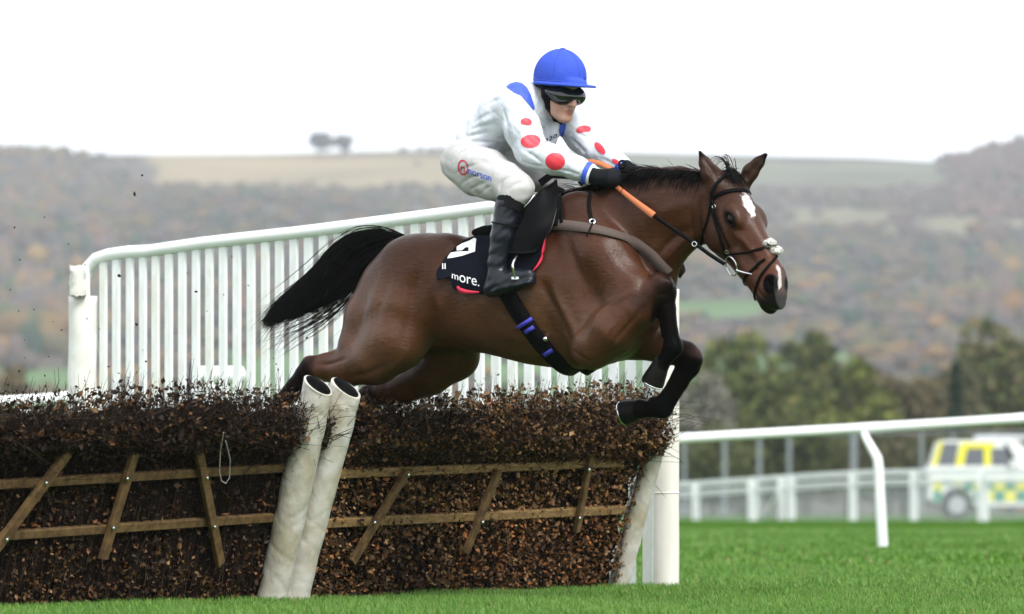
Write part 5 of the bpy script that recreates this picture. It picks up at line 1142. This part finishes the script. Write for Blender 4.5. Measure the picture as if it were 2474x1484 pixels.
for (a, b), m, r in ((((1413, 417, .14), (1424, 421, .135)), 'blue', 28.5), (((1424, 421, .135), (1430, 423, .133)), 'print_white', 26.5)):
    k = MB(); k.tube([HL(*a), HL(*b)], [r * PX, r * PX * .98], 24); k.build('cuff', M[m], jacket)
k = MB(); k.tube([HL(1500, 402, -.115), HL(1512, 408, -.105)], .043, 20); k.build('cuff', M['blue'], jacket)
k = MB(); ca_, cb_ = jp(-.048, 0, -.09), jp(-.04, 0, -.055); k.tube([HL(1304, 262, 0), ca_ * .6 + HL(1304, 262, 0) * .4, ca_, cb_, jp(-.039, 0, -.056), jp(-.045, 0, -.08)], [.086, .078, .071, .068, .062, .060], 28, cap=False); k.build('collar', mat('collar_grey', (.50, .52, .57), .55, bump=.2, bscale=40, bdist=.004), jacket)
# breeches
PF = Field((-.60, -.55, 1.52), (.60, .55, 2.36), .007)
PF.chain(hc([(1150, 366, 0, 42), (1128, 388, 0, 46)]), q=1.65, k=.05); PF.chain(hc(near_leg + [(1240, 472, .295, 36)]), k=.06, kj=.03); PF.chain(hc(far_leg) + mir([(1240, 472, .295, 36)]), k=.06, kj=.03)
PF.chain(hc([(1112, 395, .09, 42), (1150, 432, .13, 40), (1200, 455, .24, 34)]), k=.06)
PF.noise(.003, 26, 14)
PV, PQ = PF.mesh(1); del PF; PB = bvh_of(PV, PQ); PN = vnormals(PV, PQ)
for path, dp, sg in (([(1098, 420), (1125, 405), (1160, 395)], -.007, .007), ([(1110, 448), (1135, 430), (1165, 424)], -.009, .008), ([(1128, 462), (1155, 448), (1180, 438)], -.008, .007), ([(1205, 470), (1212, 440), (1235, 425)], -.010, .008), ([(1100, 375), (1115, 358), (1140, 352)], -.007, .007), ([(1094, 390), (1108, 370), (1130, 362)], -.006, .006), ([(1225, 462), (1245, 445), (1270, 440)], -.007, .007), ([(1160, 470), (1175, 455), (1190, 450)], -.007, .006), ([(1140, 380), (1180, 385), (1215, 405)], .006, .015)):
    stroke(PV, PN, PB, path, dp, sg)
PB = bvh_of(PV, PQ); M['breech'] = mat('white_breeches', (.52, .51, .505), .6, var=(.46, .45, .44), scale=9, bump=.5, bscale=20, bdist=.01)
breeches = mesh('breeches', PV, PQ, M['breech'], person)
M['print_blue'] = mat('print_blue', (.03, .09, .62), .6); M['print_red'] = mat('print_red', (.5, .01, .05), .6)
V, Fa = text_mesh('norson'); x0 = V[:, 0].min(); sx = 55 / (V[:, 0].max() - x0); decal('lettering', V, Fa, lambda x, y: (1132 + (x - x0) * sx, 420 + (x - x0) * sx * .34 - y * 25), PB, M['print_blue'], breeches, .003)
V, Fa = text_mesh('n'); x0 = V[:, 0].min(); sx = 9.5 / (V[:, 0].max() - x0); decal('emblem', V, Fa, lambda x, y: (1113.5 + (x - x0) * sx, 414.5 + (x - x0) * sx * .2 - y * 29), PB, M['print_red'], breeches, .003)
n = 40; V = [(math.cos(2 * math.pi * i / n) * q, math.sin(2 * math.pi * i / n) * q, 0) for q in (.78, 1.0) for i in range(n)]; Fa = [(i, (i + 1) % n, n + (i + 1) % n, n + i) for i in range(n)]
decal('emblem', V, Fa, lambda x, y: (1119 + x * 12.5, 405 + y * 18.5 + x * 2), PB, M['print_red'], breeches, .003)
# boots with their dark tops
M['boot'] = mat('boot_leather', (.008, .010, .016), .30, bump=.25, bscale=16, bdist=.008, bstretch=(1, 1, 2.2), spec=.35)
for s in (1, -1):
    OF = Field((-.35, min(s * -.22, s * -.45), 1.38), (.35, max(s * -.22, s * -.45), 2.05), .006)
    f = lambda pts: [(a * (1, s, 1), r) for a, r in hc(pts)]
    OF.chain(f([(1227, 500, .31, 33), (1214, 570, .325, 28.5), (1201, 635, .335, 23), (1200, 660, .337, 24)]), k=.02)
    OF.chain(f([(1192, 690, .337, 22), (1215, 684, .34, 25), (1250, 674, .345, 22), (1278, 668, .348, 17)]), k=.035)
    OF.chain(f([(1183, 703, .337, 15), (1200, 700, .34, 14)]), k=.02); OF.chain(f([(1196, 706, .34, 9), (1284, 682, .348, 9)]), q=2.6, k=.012)
    OF.noise(.0022, 30, 20 + s, (1, 1, 2))
    V, Q = OF.mesh(1); bt = mesh('boot', V, Q, M['boot'], person)
    k = MB(); pp = f([(1242, 466, .295, 35), (1234, 486, .303, 34.5), (1228, 506, .31, 34)]); k.tube([p for p, _ in pp], [r for _, r in pp], 22); k.build('boot_top', M['rubber'], bt)
    k = MB(); pp = f([(1221, 540, .318, 34.2), (1220.4, 544, .318, 34.2)]); k.tube([p for p, _ in pp], [r for _, r in pp], 22); k.build('boot_seam', M['rubber'], bt)
# gloves
M['glove'] = mat('black_glove', (.008, .0095, .011), .65, spec=.08, bump=.3, bscale=60, bdist=.003)
def glove(pl, fingers, thumb):
    lo = np.min([HL(*p[:3]) for p in pl + sum(fingers, []) + thumb], axis=0) - .06; hi = np.max([HL(*p[:3]) for p in pl + sum(fingers, []) + thumb], axis=0) + .06
    GF = Field(lo, hi, .0045); GF.chain(hc(pl), k=.02)
    for f in fingers: GF.chain(hc(f), k=.008, kj=.004)
    GF.chain(hc(thumb), k=.012); GF.noise(.001, 60, 3); V, Q = GF.mesh(1); return mesh('glove', V, Q, M['glove'], person)
glove([(1430, 423, .134, 21), (1445, 430, .128, 20), (1470, 432, .112, 23), (1482, 434, .104, 20)],
      [[(1478, 420 + 8 * i, .112 - .004 * i, 8.5), (1495 - 2 * i, 424 + 8 * i, .098 - .004 * i, 7.5), (1499 - 3 * i, 432 + 8 * i, .070, 6.5), (1486 - 2 * i, 438 + 7 * i, .055, 6)] for i in range(4)], [(1456, 418, .10, 9), (1480, 414, .075, 7.5), (1494, 418, .055, 6.5)])
glove([(1512, 407, -.10, 20), (1525, 417, -.095, 20), (1545, 430, -.085, 21), (1552, 434, -.08, 18)],
      [[(1550, 420 + 8 * i, -.075 - .004 * i, 8), (1566 - 2 * i, 427 + 8 * i, -.068, 7), (1570 - 3 * i, 437 + 7 * i, -.045, 6.5), (1556, 444 + 5 * i, -.03, 6)] for i in range(4)], [(1530, 412, -.06, 9), (1548, 410, -.035, 7.5), (1562, 416, -.02, 6.5)])
# cap
HFd = Field(JO - .30, JO + .32, .006)
HFd.ell(jh(-.006, 0, .070), (.138, .122, .136), JH, k=.01)
def below(x, y, z, zc=.030):
    return (x - JO[0]) * JH[0, 2] + (y - JO[1]) * JH[1, 2] + (z - JO[2]) * JH[2, 2] - zc
HFd.put(lambda x, y, z: below(x, y, z), JO - .25, JO + .25, .012, cut=True)
HFd.put(lambda x, y, z: np.sqrt(((below(x, y, z, .036)))**2 + np.maximum(np.sqrt(((x - jh(.02, 0, .03)[0]))**2 + ((y - jh(.02, 0, .03)[1]))**2 + 0 * z) - .135, 0)**2) - .006, JO - .25, JO + .25, .012)
V, Q = HFd.mesh(1); L = (V - JO) @ JH; M['cap'] = mat('cap_silk', (.040, .085, .50), .75, bump=.55, bscale=11, bdist=.012, spec=.2)
V += JH[:, 0] * (.045 * sm(L[:, 0], .10, .15) * sm(.075 - L[:, 2], 0, .02))[:, None]
cap_ = mesh('cap', V, Q, M['cap'], person); KB = bvh_of(V, Q)
k = MB(); rr_ = [jh(-.006 + .1385 * math.cos(a) * .985, .1225 * math.sin(a) * .985, .050) for a in np.linspace(0, 2 * math.pi, 49)]; k.tube(rr_, .0035, 6); k.build('hat_band', mat('cap_seam', (.02, .05, .34), .7), cap_)
for a_ in (0, math.pi / 3, 2 * math.pi / 3):
    k = MB(); k.tube([jh(-.006 + .1382 * math.cos(a_) * math.cos(b_), .1222 * math.sin(a_) * math.cos(b_), .070 + .1362 * math.sin(b_)) for b_ in np.linspace(0, math.pi, 30)], .0016, 6); k.build('cap_seam', bpy.data.materials['cap_seam'], cap_)
V2, Fa = ball(jh(.0, 0, .207), .014, 12, 8, (1, 1, .4), JH); mesh('button', V2, Fa, M['blue'], cap_)
h = hit(KB, 1411, 192, .002); k = MB(); k.box((0, 0, 0), (.008, .003, .007)); o = k.build('badge', mat('dark_blue', (.015, .03, .22), .5), cap_); o.location = h[0]; o.rotation_euler = (0, 0, .5)
# harness, goggles
SFn = Field(JO - .2, JO + .2, .005)
for s in (1, -1): SFn.chain([(jp(-.012, .076 * s, .035), .028), (jp(.010, .077 * s, -.015), .023), (jp(.022, .063 * s, -.065), .014), (jp(.045, .035 * s, -.118), .007), (jp(.05, 0, -.128), .007)], k=.01)
SFn.chain([(jp(-.06, .07, .02), .02), (jp(-.098, 0, .0), .02), (jp(-.06, -.07, .02), .02)], k=.01); SFn.chain([(jp(-.06, .075, .03), .03), (jp(-.01, .08, .03), .025)], k=.02); SFn.chain([(jp(-.06, -.075, .03), .03), (jp(-.01, -.08, .03), .025)], k=.02)
V, Q = SFn.mesh(1); mesh('chin_harness', V, Q, M['rubber'], person)
GG = Field(JO - .2, JO + .2, .005)
GG.ell(jp(.026, 0, .004), np.array((.098, .096, .040)) * JS, JR, k=.01); GG.ell(jp(.06, .034, -.004), np.array((.056, .048, .042)) * JS, JR, k=.02); GG.ell(jp(.06, -.034, -.004), np.array((.056, .048, .042)) * JS, JR, k=.02)
GG.ell(jp(.118, 0, -.052), np.array((.03, .017, .03)) * JS, JR, k=.012, cut=True)
V, Q = GG.mesh(1); mesh('goggles', V, Q, mat('goggle_lens', (.010, .013, .012), .12, spec=.7), person)
# whip
whip = empty('riding_whip', HM, label='black padded whip with a ring end held along the jockey\'s forearm', cat='whip')
k = MB(); k.tube([HL(1503, 412, .045), HL(1502, 430, .04), HL(1440, 432, .03), HL(1330, 428, .0)], [.008, .009, .008, .007], 10); k.build('shaft', M['black'], whip)
k = MB(); k.ring(HL(1503, 397, .05), (.1, -1, 0), .017, .0055, 20); k.build('ring_end', M['rubber'], whip)
k = MB(); k.beam(HL(1330, 424, .0), HL(1304, 443, .0), (.5, 0, .8), .034, .012); k.build('flap', M['rubber'], whip)
# ------------------------------------------------------------------ turf kicked up behind, and leaves knocked from the hurdle
M['mud'] = mat('mud', (.012, .009, .007), .9)
cl_ = [(325, 468, 7), (343, 424, 5), (288, 667, 8), (330, 784, 8), (474, 705, 5), (741, 816, 6), (352, 873, 5), (240, 795, 3), (262, 886, 4), (287, 902, 4), (330, 900, 4), (35, 550, 4), (107, 525, 3), (48, 628, 4), (150, 797, 3), (45, 752, 4), (25, 700, 4), (82, 748, 3),
       (148, 798, 4), (128, 778, 3), (60, 822, 3), (46, 897, 4), (20, 930, 5), (118, 862, 3), (108, 908, 4), (64, 935, 3), (60, 865, 3), (166, 590, 3), (540, 712, 3), (500, 752, 3), (600, 690, 3), (655, 790, 3), (322, 936, 3), (345, 846, 3), (660, 866, 4), (667, 880, 4), (672, 893, 4), (452, 660, 3), (560, 620, 3), (205, 640, 3), (15, 985 - 40, 4), (210, 770, 3)]
def clod(r, seed):
    g = np.random.default_rng(seed); V = IV * (1 + g.uniform(-.35, .35, (len(IV), 1))) * r * g.uniform(.7, 1.3, 3); return V
protos = []
for k_ in range(4):
    me = mesh('mud_clod', clod(1.0, k_), IT, M['mud'], None, smooth=False); protos.append(me.data); bpy.data.objects.remove(me)
g = np.random.default_rng(77)
for q, (u, v, r) in enumerate(cl_):
    o = bpy.data.objects.new('mud_clod', protos[q % 4]); COL.objects.link(o); o.location = P(u, v, g.uniform(.4, 1.3)); s_ = r * .0013; o.scale = (s_ * g.uniform(.8, 1.4), s_, s_ * g.uniform(.6, 1.1)); o.rotation_euler = tuple(g.uniform(0, 6, 3))
    tag(o, 'small dark clod of turf flung up behind the horse', 'clod', 'clods of turf in the air')
lv = [(1052, 905, 9), (1095, 922, 6), (1128, 908, 5), (1146, 920, 6), (1170, 915, 6), (1203, 905, 5), (1540, 925, 5), (1500, 940, 5), (1312, 918, 5), (1268, 940, 5), (1185, 862, 5)]
lp = []
for k_ in range(3):
    V, T = leafset(np.zeros((1, 3)), 1.0, np.random.default_rng(k_)); me = mesh('flying_leaf', V, T, mat('dead_leaf', (.10, .04, .02), .6), None, smooth=False); lp.append(me.data); bpy.data.objects.remove(me)
for q, (u, v, r) in enumerate(lv):
    o = bpy.data.objects.new('flying_leaf', lp[q % 3]); COL.objects.link(o); o.location = P(u, v, 1.0); o.scale = (r * .0021,) * 3; o.rotation_euler = tuple(g.uniform(0, 6, 3))
    tag(o, 'dead brown leaf tossed above the top of the hurdle', 'leaf', 'leaves knocked off the hurdle')
